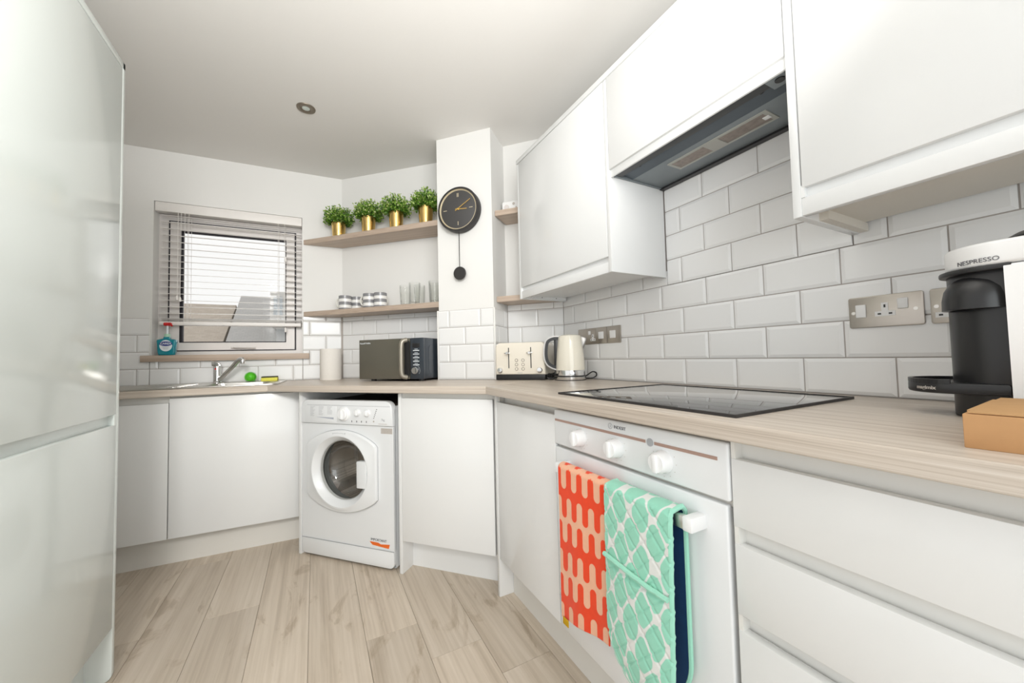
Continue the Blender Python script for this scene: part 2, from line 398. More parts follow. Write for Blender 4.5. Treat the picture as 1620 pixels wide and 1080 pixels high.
def dup(root, loc=None, rotz=None, label=None, group=None):
    r = root.copy(); C.objects.link(r)
    if loc is not None: r.location = loc
    if rotz is not None: r.rotation_euler = (0, 0, rotz)
    if label: r['label'] = label
    if group: r['group'] = group
    for ch in list(root.children):
        c = ch.copy(); C.objects.link(c); c.parent = r
        for g in ch.children:
            d = g.copy(); C.objects.link(d); d.parent = c
    return r
def resolve(fr, pts): return [loc2(fr, *p) for p in pts]

# ------------------------------------------------------------------ key levels
ZC = 2.365; WT = .905; WB = .870
A = (-1.127, 1.465)                 # corner between window wall and chamfered wall
B = (0, .301)                       # corner between niche wall and hob wall
DS = loc2('S', *A)[1]               # window wall plane in S
PILF = -.0073; PU0, PU1 = -.939, -.583; NV = .205
PL = w2('K', PU0, PILF); PR = w2('K', PU1, PILF); NC = w2('K', PU1, NV)
dm = (cos(ANG['M']), sin(ANG['M']))
MV = loc2('M', *A)[1]
E_ = meet('M', MV, 'K', 0); 
# chamfered wall meets the pillar's far side
def seg_hit():
    # point on M wall with K-u = PU0
    au = (cos(ANG['K']), sin(ANG['K'])); t = (PU0 - (A[0] * au[0] + A[1] * au[1])) / (dm[0] * au[0] + dm[1] * au[1])
    return (A[0] + dm[0] * t, A[1] + dm[1] * t)
E_ = seg_hit()

# ------------------------------------------------------------------ setting
mb = MB(); planks = []
edges = [-2.643, -2.455, -2.267, -2.079, -1.891, -1.703, -1.515, -1.327, -1.139, -.951, -.763, -.575, -.387, -.199, -.011, .12]
ends = {5: [.47], 8: [.02], 4: [1.0], 6: [-.6], 7: [-.9], 9: [1.2], 10: [-.35], 11: [-.12]}
vals = []
fm = bmesh.new(); lay = fm.verts.layers.float_vector.new('plank')
for i, (x0, x1) in enumerate(zip(edges, edges[1:])):
    ys = [-3.2] + sorted(ends.get(i, [random.uniform(-.5, 1)])) + [1.75]
    ys = sorted(set(ys + [ys[1] - 1.38]))
    for y0, y1 in zip(ys, ys[1:]):
        g = .0005; rv = (random.random(), random.random(), random.random())
        vs = []
        for z, e in ((-.02, 0), (-.0008, 0), (0, .0009)):
            for px, py in ((x0 + g + e, y0 + g + e), (x1 - g - e, y0 + g + e), (x1 - g - e, y1 - g - e), (x0 + g + e, y1 - g - e)):
                v = fm.verts.new((px, py, z)); v[lay] = rv; vs.append(v)
        for k in range(2):
            for j in range(4):
                fm.faces.new((vs[k * 4 + j], vs[k * 4 + (j + 1) % 4], vs[k * 4 + 4 + (j + 1) % 4], vs[k * 4 + 4 + j]))
        fm.faces.new(vs[8:12])
mbf = MB(); mbf.bm.free(); mbf.bm = fm
# boards run along world y: build in a frame whose x axis is world y
fm.transform(Matrix.Rotation(-PI / 2, 4, 'Z'))
fl = struct('floor', mbf, M['floor']); fl.rotation_euler = (0, 0, PI / 2)
struct('floor_underlay', MB().box(-2.7, .2, -3.2, 1.8, -.05, -.003), M['bronze'], parent=None)
struct('ceiling', MB().box(-2.7, .2, -3.2, 1.8, ZC, ZC + .08), M['ceil'])

def tile_rows(mbt, u0, u1, zr, odd, v, even=None, p=.202, hz=.102, z0=.906, zclip=None):
    """bevelled metro tiles on plane y=v facing -y; zr=(first row, last row); odd/even: joint phase of rows"""
    even = odd + p / 2 if even is None else even
    for r in range(zr[0], zr[1]):
        a = z0 + r * hz; b = a + hz
        ph = odd if r % 2 else even
        k = math.floor((u0 - ph) / p)
        while ph + k * p < u1 - 1e-4:
            l, rr = ph + k * p, ph + (k + 1) * p; k += 1
            cl, cr = l < u0 - 1e-4, rr > u1 + 1e-4
            l, rr = max(l, u0), min(rr, u1)
            bb = b if zclip is None else min(b, zclip)
            aa = a
            if rr - l < .004 or bb - aa < .006: continue
            g = .0016; bv = .0095
            x0, x1, c, d = l + g, rr - g, aa + g, bb - g
            i0 = 0.001 if cl else bv; i1 = 0.001 if cr else bv; iz1 = bv if bb == b else .001
            if x1 - x0 < i0 + i1 + .002: i0 = i1 = .001
            if d - c < bv + iz1 + .002: iz1 = .001
            V = [(x0, v, c), (x1, v, c), (x1, v, d), (x0, v, d),
                 (x0, v - .0042, c), (x1, v - .0042, c), (x1, v - .0042, d), (x0, v - .0042, d),
                 (x0 + i0, v - .0073, c + bv), (x1 - i1, v - .0073, c + bv), (x1 - i1, v - .0073, d - iz1), (x0 + i0, v - .0073, d - iz1)]
            V = [mbt.bm.verts.new(q) for q in V]
            for base in (0, 4):
                for j in range(4): mbt.bm.faces.new((V[base + j], V[base + (j + 1) % 4], V[base + 4 + (j + 1) % 4], V[base + 4 + j]))
            mbt.bm.faces.new(V[8:12])
def tiled(wall, mbt, groutbox, trimbox=None):
    g = MB()
    for bx in groutbox: g.box(*bx)
    gr = obj('grout', g, M['grout'], wall); gr['kind'] = 'structure'
    t = obj('wall_tiles', mbt, M['tile'], wall, angle=5); t['kind'] = 'structure'
    if trimbox:
        q = MB()
        for bx in trimbox: q.box(*bx, bev=.0015)
        t = obj('tile_trim', q, M['trim'], wall); t['kind'] = 'structure'

# hob wall (faces -x)
w = struct('wall_right', MB().box(-.55, 2.75, 0, .1, 0, ZC), M['wall'], 'R')
t = MB()
tile_rows(t, -.298, 2.3, (0, 4), 0.0, -.001)
tile_rows(t, -.298, .437, (4, 5), 0.0, -.001, zclip=1.375)
tile_rows(t, 1.041, 2.3, (4, 5), 0.0, -.001, zclip=1.375)
tile_rows(t, .437, 1.041, (4, 8), 0.0, -.001)
tiled(w, t, [(-.3, 2.3, -.003, 0, .9, 1.375), (.43, 1.045, -.003, 0, 1.3, 1.74)])
# niche wall behind the toaster
w = struct('wall_niche', MB().box(-.75, -.15, NV, NV + .1, 0, ZC), M['wall'], 'K')
t = MB(); tile_rows(t, PU1 + .009, -.2235, (0, 5), -.382, NV - .001, even=-.485, zclip=1.352)
tiled(w, t, [(PU1 + .004, -.221, NV - .003, NV, .9, 1.352)])
# chimney pillar
w = struct('wall_pillar', MB().box(PU0, PU1, PILF, PILF + .40, 0, ZC), M['wall'], 'K')
t = MB(); tile_rows(t, PU0, PU1, (0, 4), -.868, PILF - .001, even=-.764)
g = [(PU0, PU1, PILF - .003, PILF, .9, 1.3145)]
tr = [(PU0 - .009, PU0, PILF - .0095, PILF, .905, 1.316), (PU1, PU1 + .009, PILF - .0095, PILF, .905, 1.316)]
tiled(w, t, g, tr)
# its side towards the niche
t = MB(); tile_rows(t, -NV + .006, -PILF - .002, (0, 4), -.144, 0, even=-.043)
t.bm.transform(Matrix.Translation((PU1 + .001, 0, 0)) @ Matrix.Rotation(PI / 2, 4, 'Z') @ Matrix.Scale(-1, 4, (1, 0, 0)))
bmesh.ops.reverse_faces(t.bm, faces=t.bm.faces[:])
tt = obj('side_tiles', t, M['tile'], w, angle=5); tt['kind'] = 'structure'
# chamfered wall behind the microwave
un = loc2('M', *E_)[0]; ua = loc2('M', *A)[0]
w = struct('wall_chamfer', MB().box(ua - .03, un + .03, MV, MV + .1, 0, ZC), M['wall'], 'M')
t = MB(); tile_rows(t, ua + .009, un - .002, (0, 5), -1.742, MV - .001, even=-1.643, zclip=1.346)
tiled(w, t, [(ua, un, MV - .003, MV, .9, 1.346)])
# window wall
S0, S1, Z0, Z1 = -2.254, -1.457, 1.078, 2.044
sa = loc2('S', *A)[0]
wm_ = MB(); T_ = .13
wm_.box(-2.75, S0, DS, DS + T_, 0, ZC); wm_.box(S1, sa + .1, DS, DS + T_, 0, ZC); wm_.box(S0, S1, DS, DS + T_, 0, Z0); wm_.box(S0, S1, DS, DS + T_, Z1, ZC)
w = struct('wall_back', wm_, M['wall'], 'S')
t = MB()
tile_rows(t, -2.7, S0 - .006, (0, 4), -2.22, DS - .001, even=-2.319)
tile_rows(t, S0 - .006, S1 + .004, (0, 2), -2.22, DS - .001, even=-2.319, zclip=1.055)
tile_rows(t, S1 + .004, sa - .007, (0, 5), -2.22, DS - .001, even=-2.319, zclip=1.346)
tiled(w, t, [(-2.7, S0 - .006, DS - .003, DS, .9, 1.3145), (S0 - .01, S1 + .01, DS - .003, DS, .9, 1.055), (S1 + .004, sa, DS - .003, DS, .9, 1.346)],
      [(S0 - .009, S0 - .004, DS - .01, DS, 1.09, 1.3145)])
struct('wall_left', MB().box(-2.62, -2.52, -.45, 1.7, 0, ZC), M['wall'])
# window sill board
sb = MB().prism([(-2.293, DS - .04), (-1.412, DS - .04), (-1.412, DS - .011), (S1, DS - .011), (S1, DS + .075), (S0, DS + .075), (S0, DS - .011), (-2.293, DS - .011)], 1.051, 1.0895, bev=.002)
struct('trim_1', sb, M['shelf'], 'S')
# window frame
wy = DS + .07
fr = MB()
def ring(mbx, x0, x1, z0, z1, wd, y0, y1, bev=.003, wt=None, wb=None):
    wt = wd if wt is None else wt; wb = wd if wb is None else wb
    mbx.prism([(x0, z0), (x1, z0), (x1, z1), (x0, z1)], y0, y1, axis='y', holes=[[(x0 + wd, z0 + wb), (x0 + wd, z1 - wt), (x1 - wd, z1 - wt), (x1 - wd, z0 + wb)]])
ring(fr, S0, S1, 1.0895, Z1, .052, wy + .012, wy + .055, wt=.095, wb=.026)
wroot = struct('window_1', fr, M['pvc'], 'S')
fs = MB(); ring(fs, -2.196, -1.510, 1.121, 1.944, .052, wy, wy + .03, wt=.055, wb=.05)
sash = struct('window_sash', fs, M['pvc'], parent=wroot)
gsk = MB(); ring(gsk, -2.205, -1.501, 1.115, 1.952, .007, wy + .006, wy + .012)
ring(gsk, -2.145, -1.561, 1.170, 1.890, .006, wy - .002, wy + .02, wt=.010)
gsk.box(-2.145, -2.129, wy - .002, wy + .02, 1.17, 1.89)
struct('window_gasket', gsk, M['seal'], parent=wroot)
struct('window_pane', MB().box(-2.145, -1.561, wy + .014, wy + .018, 1.17, 1.895), M['pane'], parent=wroot)
hd = MB().box(-1.875, -1.835, wy - .012, wy, 1.130, 1.148, .003)
hd.tube([(-1.855, wy - .012, 1.139), (-1.855, wy - .03, 1.139), (-1.84, wy - .034, 1.138), (-1.735, wy - .034, 1.134)], .0065, 8)
struct('window_handle', hd, M['pvc'], parent=wroot)

# ------------------------------------------------------------------ worktops
FS, FK, FR = .885, -.467, -.645
c1 = meet('S', FS, 'K', FK); c2 = meet('K', FK, 'R', FR)
def worktop(fr, pts, label, holes=()):
    mbx = MB().prism(resolve(fr, pts), WB, WT, holes=[resolve(fr, h) for h in holes], bev=.005, seg=3, smooth_only=True)
    cx = sum(p[0] for p in pts) / len(pts); cy = sum(p[1] for p in pts) / len(pts)
    o = obj('worktop', mbx, M['work'], None, fr, (*loc2(fr, cx, cy), WB))
    return tag(o, label, 'worktop', 'wood effect worktops')
bowl = rrect(-1.93, -1.60, .985, 1.285, .05, 5)
worktop('S', [w2('S', -2.6, FS), c1, (A[0] - .005, A[1] - .012), w2('S', -2.6, DS - .012)], 'wood effect worktop holding the steel sink under the window', holes=[[w2('S', *p) for p in bowl]])
e1 = w2('K', PU0 - .012, PILF - .012); e2 = w2('K', PU1 + .012, PILF - .012); e3 = w2('K', PU1 + .012, NV - .012)
ein = (E_[0] - .03, E_[1] - .005)
worktop('K', [c1, c2, (B[0] - .012, B[1] - .012), e3, e2, e1, (ein[0] - .006, ein[1] - .018), (A[0], A[1] - .012)], 'wood effect worktop over the washing machine, under microwave and toaster')
worktop('R', [c2, (FR, -2.25), (-.011, -2.25), (-.011, B[1] - .014)], 'wood effect worktop with the black hob, along the tiled right wall')

# ------------------------------------------------------------------ tall cabinet
TX = 1.896
t_ = thing('tall_cabinet', 'tall glossy white cabinet filling the left edge, floor to above head height', 'cabinet', 'T', (-.04, TX, 0))
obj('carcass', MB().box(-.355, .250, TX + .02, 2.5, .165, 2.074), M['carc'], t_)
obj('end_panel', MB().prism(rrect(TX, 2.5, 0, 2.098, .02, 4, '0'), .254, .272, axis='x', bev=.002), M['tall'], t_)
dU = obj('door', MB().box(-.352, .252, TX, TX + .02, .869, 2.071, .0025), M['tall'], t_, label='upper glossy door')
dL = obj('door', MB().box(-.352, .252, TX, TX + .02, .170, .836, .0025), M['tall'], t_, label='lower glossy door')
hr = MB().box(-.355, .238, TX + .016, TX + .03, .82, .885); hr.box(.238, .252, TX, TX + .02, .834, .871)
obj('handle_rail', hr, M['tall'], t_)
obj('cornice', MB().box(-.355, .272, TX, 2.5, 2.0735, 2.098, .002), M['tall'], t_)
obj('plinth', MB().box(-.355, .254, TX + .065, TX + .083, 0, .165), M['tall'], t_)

# ------------------------------------------------------------------ sink run cabinets
DSF = .92
sc = thing('sink_cabinet', 'wide white base cabinet beneath the sink, next to the washing machine', 'cabinet', 'S', (-1.72, DSF, .15))
obj('door', MB().box(-2.013, -1.436, DSF, DSF + .019, .152, .858, .002), M['gloss'], sc)
obj('carcass', MB().box(-2.014, -1.436, DSF + .02, 1.38, .15, .70), M['carc'], sc)
obj('top_rail', MB().box(-2.014, -1.436, DSF + .02, DSF + .038, .70, .868), M['carc'], sc)
nc = thing('base_cabinet', 'narrow white base cabinet half hidden behind the tall cabinet', 'cabinet', 'S', (-2.25, DSF, .15))
obj('door', MB().box(-2.47, -2.017, DSF, DSF + .019, .152, .835, .002), M['gloss'], nc)
obj('carcass', MB().box(-2.472, -2.016, DSF + .02, 1.38, .15, .868), M['carc'], nc)
pk = MB().box(-2.47, -1.428, 1.0, 1.018, 0, .148)
tag(obj('plinth', pk, M['plinth'], None, 'S', (-1.95, 1.0, 0)), 'white kick board under the sink cabinets', 'plinth')

# ------------------------------------------------------------------ chamfer run
KF = -.42
ep = MB().box(-1.579, -1.562, KF - .0, .12, 0, .868, .0015)
tag(obj('end_panel', ep, M['gloss'], None, 'K', (-1.57, KF, 0)), 'thin white upright panel between sink cabinet and washing machine', 'panel')
kc = thing('base_cabinet', 'white base cabinet with one door between washing machine and corner', 'cabinet', 'K', (-.68, KF, .0))
obj('end_panel', MB().box(-.9345, -.9165, KF, -.025, 0, .868, .0015), M['gloss'], kc)
obj('door', MB().box(-.912, -.431, KF - .006, KF + .013, .160, .843, .002), M['gloss'], kc)
obj('carcass', MB().box(-.916, -.428, KF + .014, -.025, .16, .868), M['carc'], kc)
obj('plinth', MB().box(-.9165, -.40, KF + .085, KF + .103, 0, .16), M['gloss'], kc)

# ------------------------------------------------------------------ right run
XF = -.60
rc = thing('base_cabinet', 'white base cabinet between the corner and the oven', 'cabinet', 'R', (.23, XF, .0))
obj('end_panel', MB().box(-.016, .002, XF - .002, -.05, 0, .868, .0015), M['gloss'], rc)
obj('door', MB().box(.006, .452, XF, XF + .019, .163, .836, .002), M['gloss'], rc)
obj('carcass', MB().box(.003, .453, XF + .03, -.03, .16, .868), M['carc'], rc)
pk = MB().box(.004, 2.2, -.535, -.517, 0, .150)
tag(obj('plinth', pk, M['plinth'], None, 'R', (1.0, -.535, 0)), 'white kick board below the oven and drawers on the right run', 'plinth')
cl = MB().box(.0165, .026, XF + .004, XF + .026, .839, .862)
obj('hinge_bracket', cl, M['steel'], rc)

# oven ------------------------------------------------------------
ov = thing('built_in_oven', 'white built-in oven with three knobs, towel and glove on its handle', 'oven', 'R', (.75, XF, .258))
obj('housing', MB().box(.457, 1.042, XF + .022, -.05, .26, .86), M['steel'], ov)
obj('control_panel', MB().box(.455, 1.043, XF - .004, XF + .03, .744, .857, .005, 3), M['applw'], ov)
obj('vent_gap', MB().box(.457, 1.041, XF + .012, XF + .024, .732, .746), M['steel'], ov)
od = obj('oven_door', MB().box(.457, 1.036, XF - .002, XF + .022, .262, .735, .004, 3), M['applw'], ov)
st = obj('stripe', MB().box(.462, .842, XF - .0052, XF - .003, .8195, .8265).box(.868, 1.022, XF - .0052, XF - .003, .8195, .8265), M['rose'], ov)
for i, kx in enumerate((.594, .743, .893)):
    r = .0255
    k = MB().lathe([(0, 0), (r, 0), (r, .006), (r * .93, .009), (r * .9, .024), (r * .8, .028), (0, .028)], (kx, XF - .004, .787), 36, 'y')
    k.box(kx - .0065, kx + .0065, XF - .038, XF - .03, .787 - r * .82, .787 + r * .82, .003)
    obj('control_knob', k, M['knobw'], ov)
for kx in (.594, .743, .893):
    tk = MB()
    for j in range(9):
        a = rad(-210 + j * 30); tk.box(kx + .033 * cos(a) - .0007, kx + .033 * cos(a) + .0007, XF - .0046, XF - .0038, .787 + .033 * sin(a) - .0007, .787 + .033 * sin(a) + .0007)
    obj('dial_marks', tk, M['stick'], ov)
lg = MB(); lg.lathe([(.0065, 0), (.0065, .0008), (.0078, .0008), (.0078, 0)], (.722, XF - .004, .841), 24, 'y'); lg.box(.7213, .7227, XF - .0048, XF - .004, .837, .845)
em = obj('emblem', lg, M['ink'], ov)
text('logo', 'INDESIT', .0115, M['inkd'], ov, (.757, XF - .0045, .8405), sx=1.05)
bd = MB().cyl((.8555, XF - .004, .823), .0095, .0015, 'y', 24); obj('round_badge', bd, M['ink'], ov)
hb = obj('handle', MB().box(.522, .990, -.648, -.633, .676, .703, .003), M['steel'], ov)
for a_, b_ in ((.518, .538), (.970, .992)):
    obj('handle_mount', MB().box(a_, b_, -.6495, XF, .675, .704, .003), M['knobw'], hb)
obj('bottom_strip', MB().box(.457, 1.043, XF + .001, XF + .02, .160, .257, .002), M['gloss'], ov)

# drawers ---------------------------------------------------------
dr = thing('drawer_cabinet', 'white three-drawer base cabinet right of the oven', 'cabinet', 'R', (1.4, XF, .16))
obj('carcass', MB().box(1.052, 1.95, XF + .03, -.04, .15, .868), M['carc'], dr)
for z0, z1 in ((.702, .829), (.540, .670), (.163, .511)):
    obj('drawer_front', MB().box(1.046, 1.93, XF, XF + .019, z0, z1, .002), M['gloss'], dr)
gv = MB()
for z0, z1 in ((.829, .868), (.670, .702), (.511, .540)):
    gv.box(1.054, 1.95, XF + .024, XF + .03, z0 - .012, min(z1 + .004, .869))
    gv.box(1.046, 1.054, XF + .002, XF + .03, z0 - .004, min(z1 + .004, .869))
obj('handle_groove', gv, M['carc'], dr)

# hob -------------------------------------------------------------
hb_ = thing('induction_hob', 'black glass hob set into the worktop above the oven', 'hob', 'R', (.76, -.345, WT))
obj('glass_top', MB().box(.471, 1.052, -.589, -.100, WT, WT + .006, .001), M['hob'], hb_)
obj('edge_trim', MB().prism([(.467, -.593), (1.056, -.593), (1.056, -.096), (.467, -.096)], WT, WT + .0064, holes=[[(.4715, -.5885), (.4715, -.1005), (1.0515, -.1005), (1.0515, -.5885)]]), M['mattb'], hb_)
# ------------------------------------------------------------------ wall cabinets
XU = -.31; UB = 1.345; UT = 2.094
lc = thing('wall_cabinet', 'white wall cabinet above kettle and toaster, beside the hood', 'cabinet', 'R', (.08, XU, UB))
obj('end_panel', MB().box(-.282, -.264, XU, -.012, UB, UT, .0015), M['upper'], lc)
obj('end_panel', MB().box(.419, .437, XU, -.012, UB, UT, .0015), M['upper'], lc)
obj('door', MB().box(-.262, .417, XU - .001, XU + .018, 1.407, UT, .002), M['upper'], lc)
obj('bottom_panel', MB().box(-.264, .419, XU + .02, -.03, 1.363, 1.380), M['upper'], lc)
obj('carcass', MB().box(-.264, .419, XU + .02, -.012, 1.381, UT), M['carc'], lc)
rl = MB().box(-.264, .419, XU + .003, XU + .02, UB + .001, 1.386, .0015); rl.box(-.264, .419, XU + .012, XU + .02, 1.386, 1.41)
obj('bottom_rail', rl, M['upper'], lc)
bt = MB().box(-.262, -.25, XU + .06, -.02, UB + .002, 1.363)
b1 = obj('end_batten', bt, M['upper'], lc)
for y_ in (-.185, -.09): obj('screw_hole', MB().cyl((-.2505, y_, UB + .011), .0026, .002, 'x', 10), M['black'], b1)
hc = thing('wall_cabinet', 'short white wall cabinet above the cooker hood', 'cabinet', 'R', (.739, XU, 1.735))
obj('door', MB().box(.440, 1.038, XU - .001, XU + .018, 1.736, UT, .002), M['upper'], hc)
obj('carcass', MB().box(.439, 1.039, XU + .024, -.012, 1.80, UT), M['carc'], hc)
obj('front_rail', MB().box(.438, 1.040, XU + .008, XU + .016, 1.708, 1.80, .0015), M['upper'], hc)
rw = thing('wall_cabinet', 'white wall cabinet above the coffee machine at the picture edge', 'cabinet', 'R', (1.5, XU, UB))
obj('end_panel', MB().box(1.041, 1.0585, XU - .001, -.012, UB - .006, UT, .0015), M['upper'], rw)
obj('door', MB().box(1.061, 1.95, XU - .001, XU + .018, 1.405, UT, .002), M['upper'], rw)
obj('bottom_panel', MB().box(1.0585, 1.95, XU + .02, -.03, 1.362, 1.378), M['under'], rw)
obj('carcass', MB().box(1.0585, 1.95, XU + .02, -.012, 1.379, UT), M['carc'], rw)
rl = MB().box(1.0585, 1.95, XU + .001, XU + .019, UB - .004, 1.382, .0015); rl.box(1.066, 1.95, XU + .012, XU + .02, 1.382, 1.41); rl.box(1.0585, 1.066, XU, XU + .02, 1.382, 1.41)
obj('bottom_rail', rl, M['upper'], rw)
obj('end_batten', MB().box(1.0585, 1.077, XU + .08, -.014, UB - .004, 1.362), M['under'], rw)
cn = MB().box(-.282, 1.95, XU - .004, -.012, UT + .002, 2.118, .0015)
tag(obj('cornice', cn, M['upper'], None, 'R', (.8, XU, UT)), 'long white cornice strip along the top of the wall cabinets', 'cornice')

# cooker hood -----------------------------------------------------
hd = thing('cooker_hood', 'grey built-in cooker hood above the black hob', 'cooker hood', 'R', (.74, -.15, 1.71))
obj('side_flange', MB().box(.4385, .448, XU + .024, -.014, 1.712, 1.80), M['hoodm'], hd)
obj('side_flange', MB().box(1.03, 1.0395, XU + .024, -.014, 1.712, 1.80), M['hoodm'], hd)
obj('front_slope', MB().prism([(-.256, 1.7225), (-.198, 1.7165), (-.198, 1.735), (-.256, 1.75)], .449, 1.029, axis='x'), M['hoodshade'], hd)
hp = MB().prism([(-.197, 1.7160), (-.03, 1.7145), (-.03, 1.73), (-.197, 1.735)], .449, 1.029, axis='x', bev=.001)
obj('under_panel', hp, M['hoodm'], hd)
obj('visor', MB().box(.449, 1.029, -.2935, -.257, 1.7125, 1.722, .002), M['hoodd'], hd)
obj('rear_strip', MB().box(.440, 1.038, -.034, -.012, 1.708, 1.730), M['black'], hd)
lampf = MB().prism([(.590, -.172), (.925, -.172), (.925, -.100), (.590, -.100)], 1.7125, 1.7175, holes=[[(.600, -.163), (.600, -.109), (.725, -.109), (.725, -.163)], [(.775, -.163), (.775, -.109), (.912, -.109), (.912, -.163)]])
lf = obj('light_panel', lampf, mat('hood_lamp_frame', (.42, .42, .39), .4), hd)
obj('lamp_cover', MB().box(.601, .724, -.162, -.110, 1.7135, 1.7165), M['mesh'], lf); obj('lamp_cover', MB().box(.776, .911, -.162, -.110, 1.7135, 1.7165), M['mesh'], lf)
obj('cover_clip', MB().box(.900, .918, -.145, -.127, 1.710, 1.7128, .002), M['knobw'], lf)
for cx in (.535, .955):
    obj('visor_hinge', MB().cyl((cx, -.249, 1.724), .009, .012, 'y', 14), M['black'], hd)
obj('switch_plate', MB().box(.985, 1.029, -.2935, -.245, 1.7095, 1.7122), M['hoodm'], hd)
obj('switch', MB().cyl((1.012, -.274, 1.7065), .011, .003, 'z', 18), M['black'], hd)

# ------------------------------------------------------------------ shelves
sd = .0411; nsh = (.718, .696)
def shelf_line_at(fr, v=None, u=None):
    """where the corner shelf front line meets y=v (or x=u) of frame fr"""
    if v is not None: n2 = (-sin(ANG[fr]), cos(ANG[fr])); d2 = v
    else: n2 = (cos(ANG[fr]), sin(ANG[fr])); d2 = u
    d = nsh[0] * n2[1] - n2[0] * nsh[1]
    return ((sd * n2[1] - d2 * nsh[1]) / d, (nsh[0] * d2 - n2[0] * sd) / d)
tip = shelf_line_at('S', v=DS - .001); rgt = shelf_line_at('K', u=PU0 - .001)
sh_poly = [(tip[0], tip[1]), rgt, (E_[0] - .012, E_[1] - .008), (A[0] + .002, A[1] - .006)]
cen = (-.95, 1.22)
for z0, z1, lb in ((1.852, 1.886, 'upper wooden corner shelf carrying four small potted plants'), (1.3445, 1.378, 'lower wooden corner shelf carrying mugs and glasses')):
    s_ = MB().prism(resolve('M', sh_poly), z0, z1, bev=.0015, seg=1)
    tag(obj('corner_shelf', s_, M['shelf'], None, 'M', (*loc2('M', *cen), z0)), lb, 'shelf', 'wooden corner shelves by the window')
q0 = w2('K', PU1 + .002, .036); q1 = meet('K', .036, 'R', 0)
qx = ((.036 - cos(TH) * .285) / sin(TH), .285)
np_ = [q0, qx, (-.012, .286), (-.010, .297), (NC[0] + .008, NC[1] - .006)]
for z0, z1, lb in ((1.858, 1.890, 'short wooden niche shelf holding the white alarm, upper of two'), (1.3505, 1.383, 'short wooden niche shelf above the toaster, lower of two')):
    s_ = MB().prism(resolve('K', np_), z0, z1, bev=.0012, seg=1)
    tag(obj('niche_shelf', s_, M['shelf'], None, 'K', (*loc2('K', -.25, .4), z0)), lb, 'shelf', 'short shelves in the niche')

# ------------------------------------------------------------------ window blind
bl = thing('venetian_blind', 'white venetian blind, lowered with open slats in the window', 'blind', 'S', (-1.855, DS + .03, 1.27))
obj('headrail', MB().box(S0 + .004, S1 - .003, DS + .004, DS + .055, 1.985, Z1 - .001, .002), M['blind'], bl)
sl = MB(); nsl = 16; zt, zb = 1.965, 1.352
slat_z = [zt - (zt - zb) * i / (nsl - 1) for i in range(nsl)] + [1.318, 1.312, 1.306]
for i, z in enumerate(slat_z):
    tl = .0042 if i < nsl else .0005
    for a0, a1, h0, h1 in ((.008, .03, -tl, .0006), (.03, .052, .0006, tl * .8)):
        V = [(S0 + .030, DS + a0, z + h0), (S1 - .008, DS + a0, z + h0), (S1 - .008, DS + a1, z + h1), (S0 + .030, DS + a1, z + h1)]
        sl.quad(V); sl.quad([(p[0], p[1], p[2] + .002) for p in V][::-1])
    for a, h in ((.008, -tl), (.052, tl * .8)):
        sl.quad([(S0 + .030, DS + a, z + h), (S1 - .008, DS + a, z + h), (S1 - .008, DS + a, z + h + .002), (S0 + .030, DS + a, z + h + .002)])
obj('slats', sl, M['blind'], bl)
obj('bottom_rail', MB().box(S0 + .030, S1 - .008, DS + .006, DS + .054, 1.276, 1.300, .004), M['blind'], bl)
for x in (-2.105, -2.085, -1.602, -1.565):
    for y in (DS + .006, DS + .0545): obj('ladder_cord', MB().tube([(x, y, 1.285), (x, y, 1.985)], .0011, 6), M['blind'], bl)
for x, zz in ((-2.137, 1.46), (-2.122, 1.452)):
    k = obj('pull_cord', MB().tube([(x, DS - .002, zz), (x, DS + .002, 1.985)], .0012, 6), M['blind'], bl)
    obj('tassel', MB().lathe([(0, 0), (.0065, .002), (.0055, .02), (.002, .032), (0, .032)], (x, DS - .002, zz - .03), 12), M['blind'], k)
for z0 in (1.72, 1.235):
    k = obj('tilt_tassel', MB().lathe([(0, 0), (.0065, .002), (.0055, .022), (.002, .034), (0, .034)], (-1.557, DS - .002, z0), 12), M['blind'], bl)

# ------------------------------------------------------------------ houses outside
def house(label, pts):
    h = thing('neighbouring_house', label, 'house', 'W', pts); return h
h1 = thing('neighbouring_house', 'house outside with a wide brown tiled roof, coloured pale as in haze', 'house', 'W', (-4.5, 9.6, -1.5))
obj('roof', MB().prism([(8.4, .6), (11.6, 2.69), (14.8, .6)], -9.5, -3.3, axis='x'), M['roof1'], h1)
obj('house_wall', MB().box(-9.3, -3.35, 9, 14.2, -1.5, .7), M['render'], h1)
h2 = thing('neighbouring_house', 'house outside with a grey slate roof and pale dormer', 'house', 'W', (-1.5, 9.6, -1.5))
obj('roof', MB().prism([(8.9, 1.0), (11.8, 3.0), (14.6, 1.0)], -3.22, 1.6, axis='x'), M['roof2'], h2)
obj('house_wall', MB().box(-3.1, 1.5, 9.4, 14.2, -1.5, 1.1), M['render'], h2)
dm_ = obj('dormer', MB().box(-2.25, -1.5, 9.0, 11, 1.9, 2.72), M['render'], h2)
for x in (-2.18, -1.93, -1.70): obj('dormer_window', MB().box(x, x + .18, 8.97, 9.0, 2.15, 2.6), M['win'], dm_)

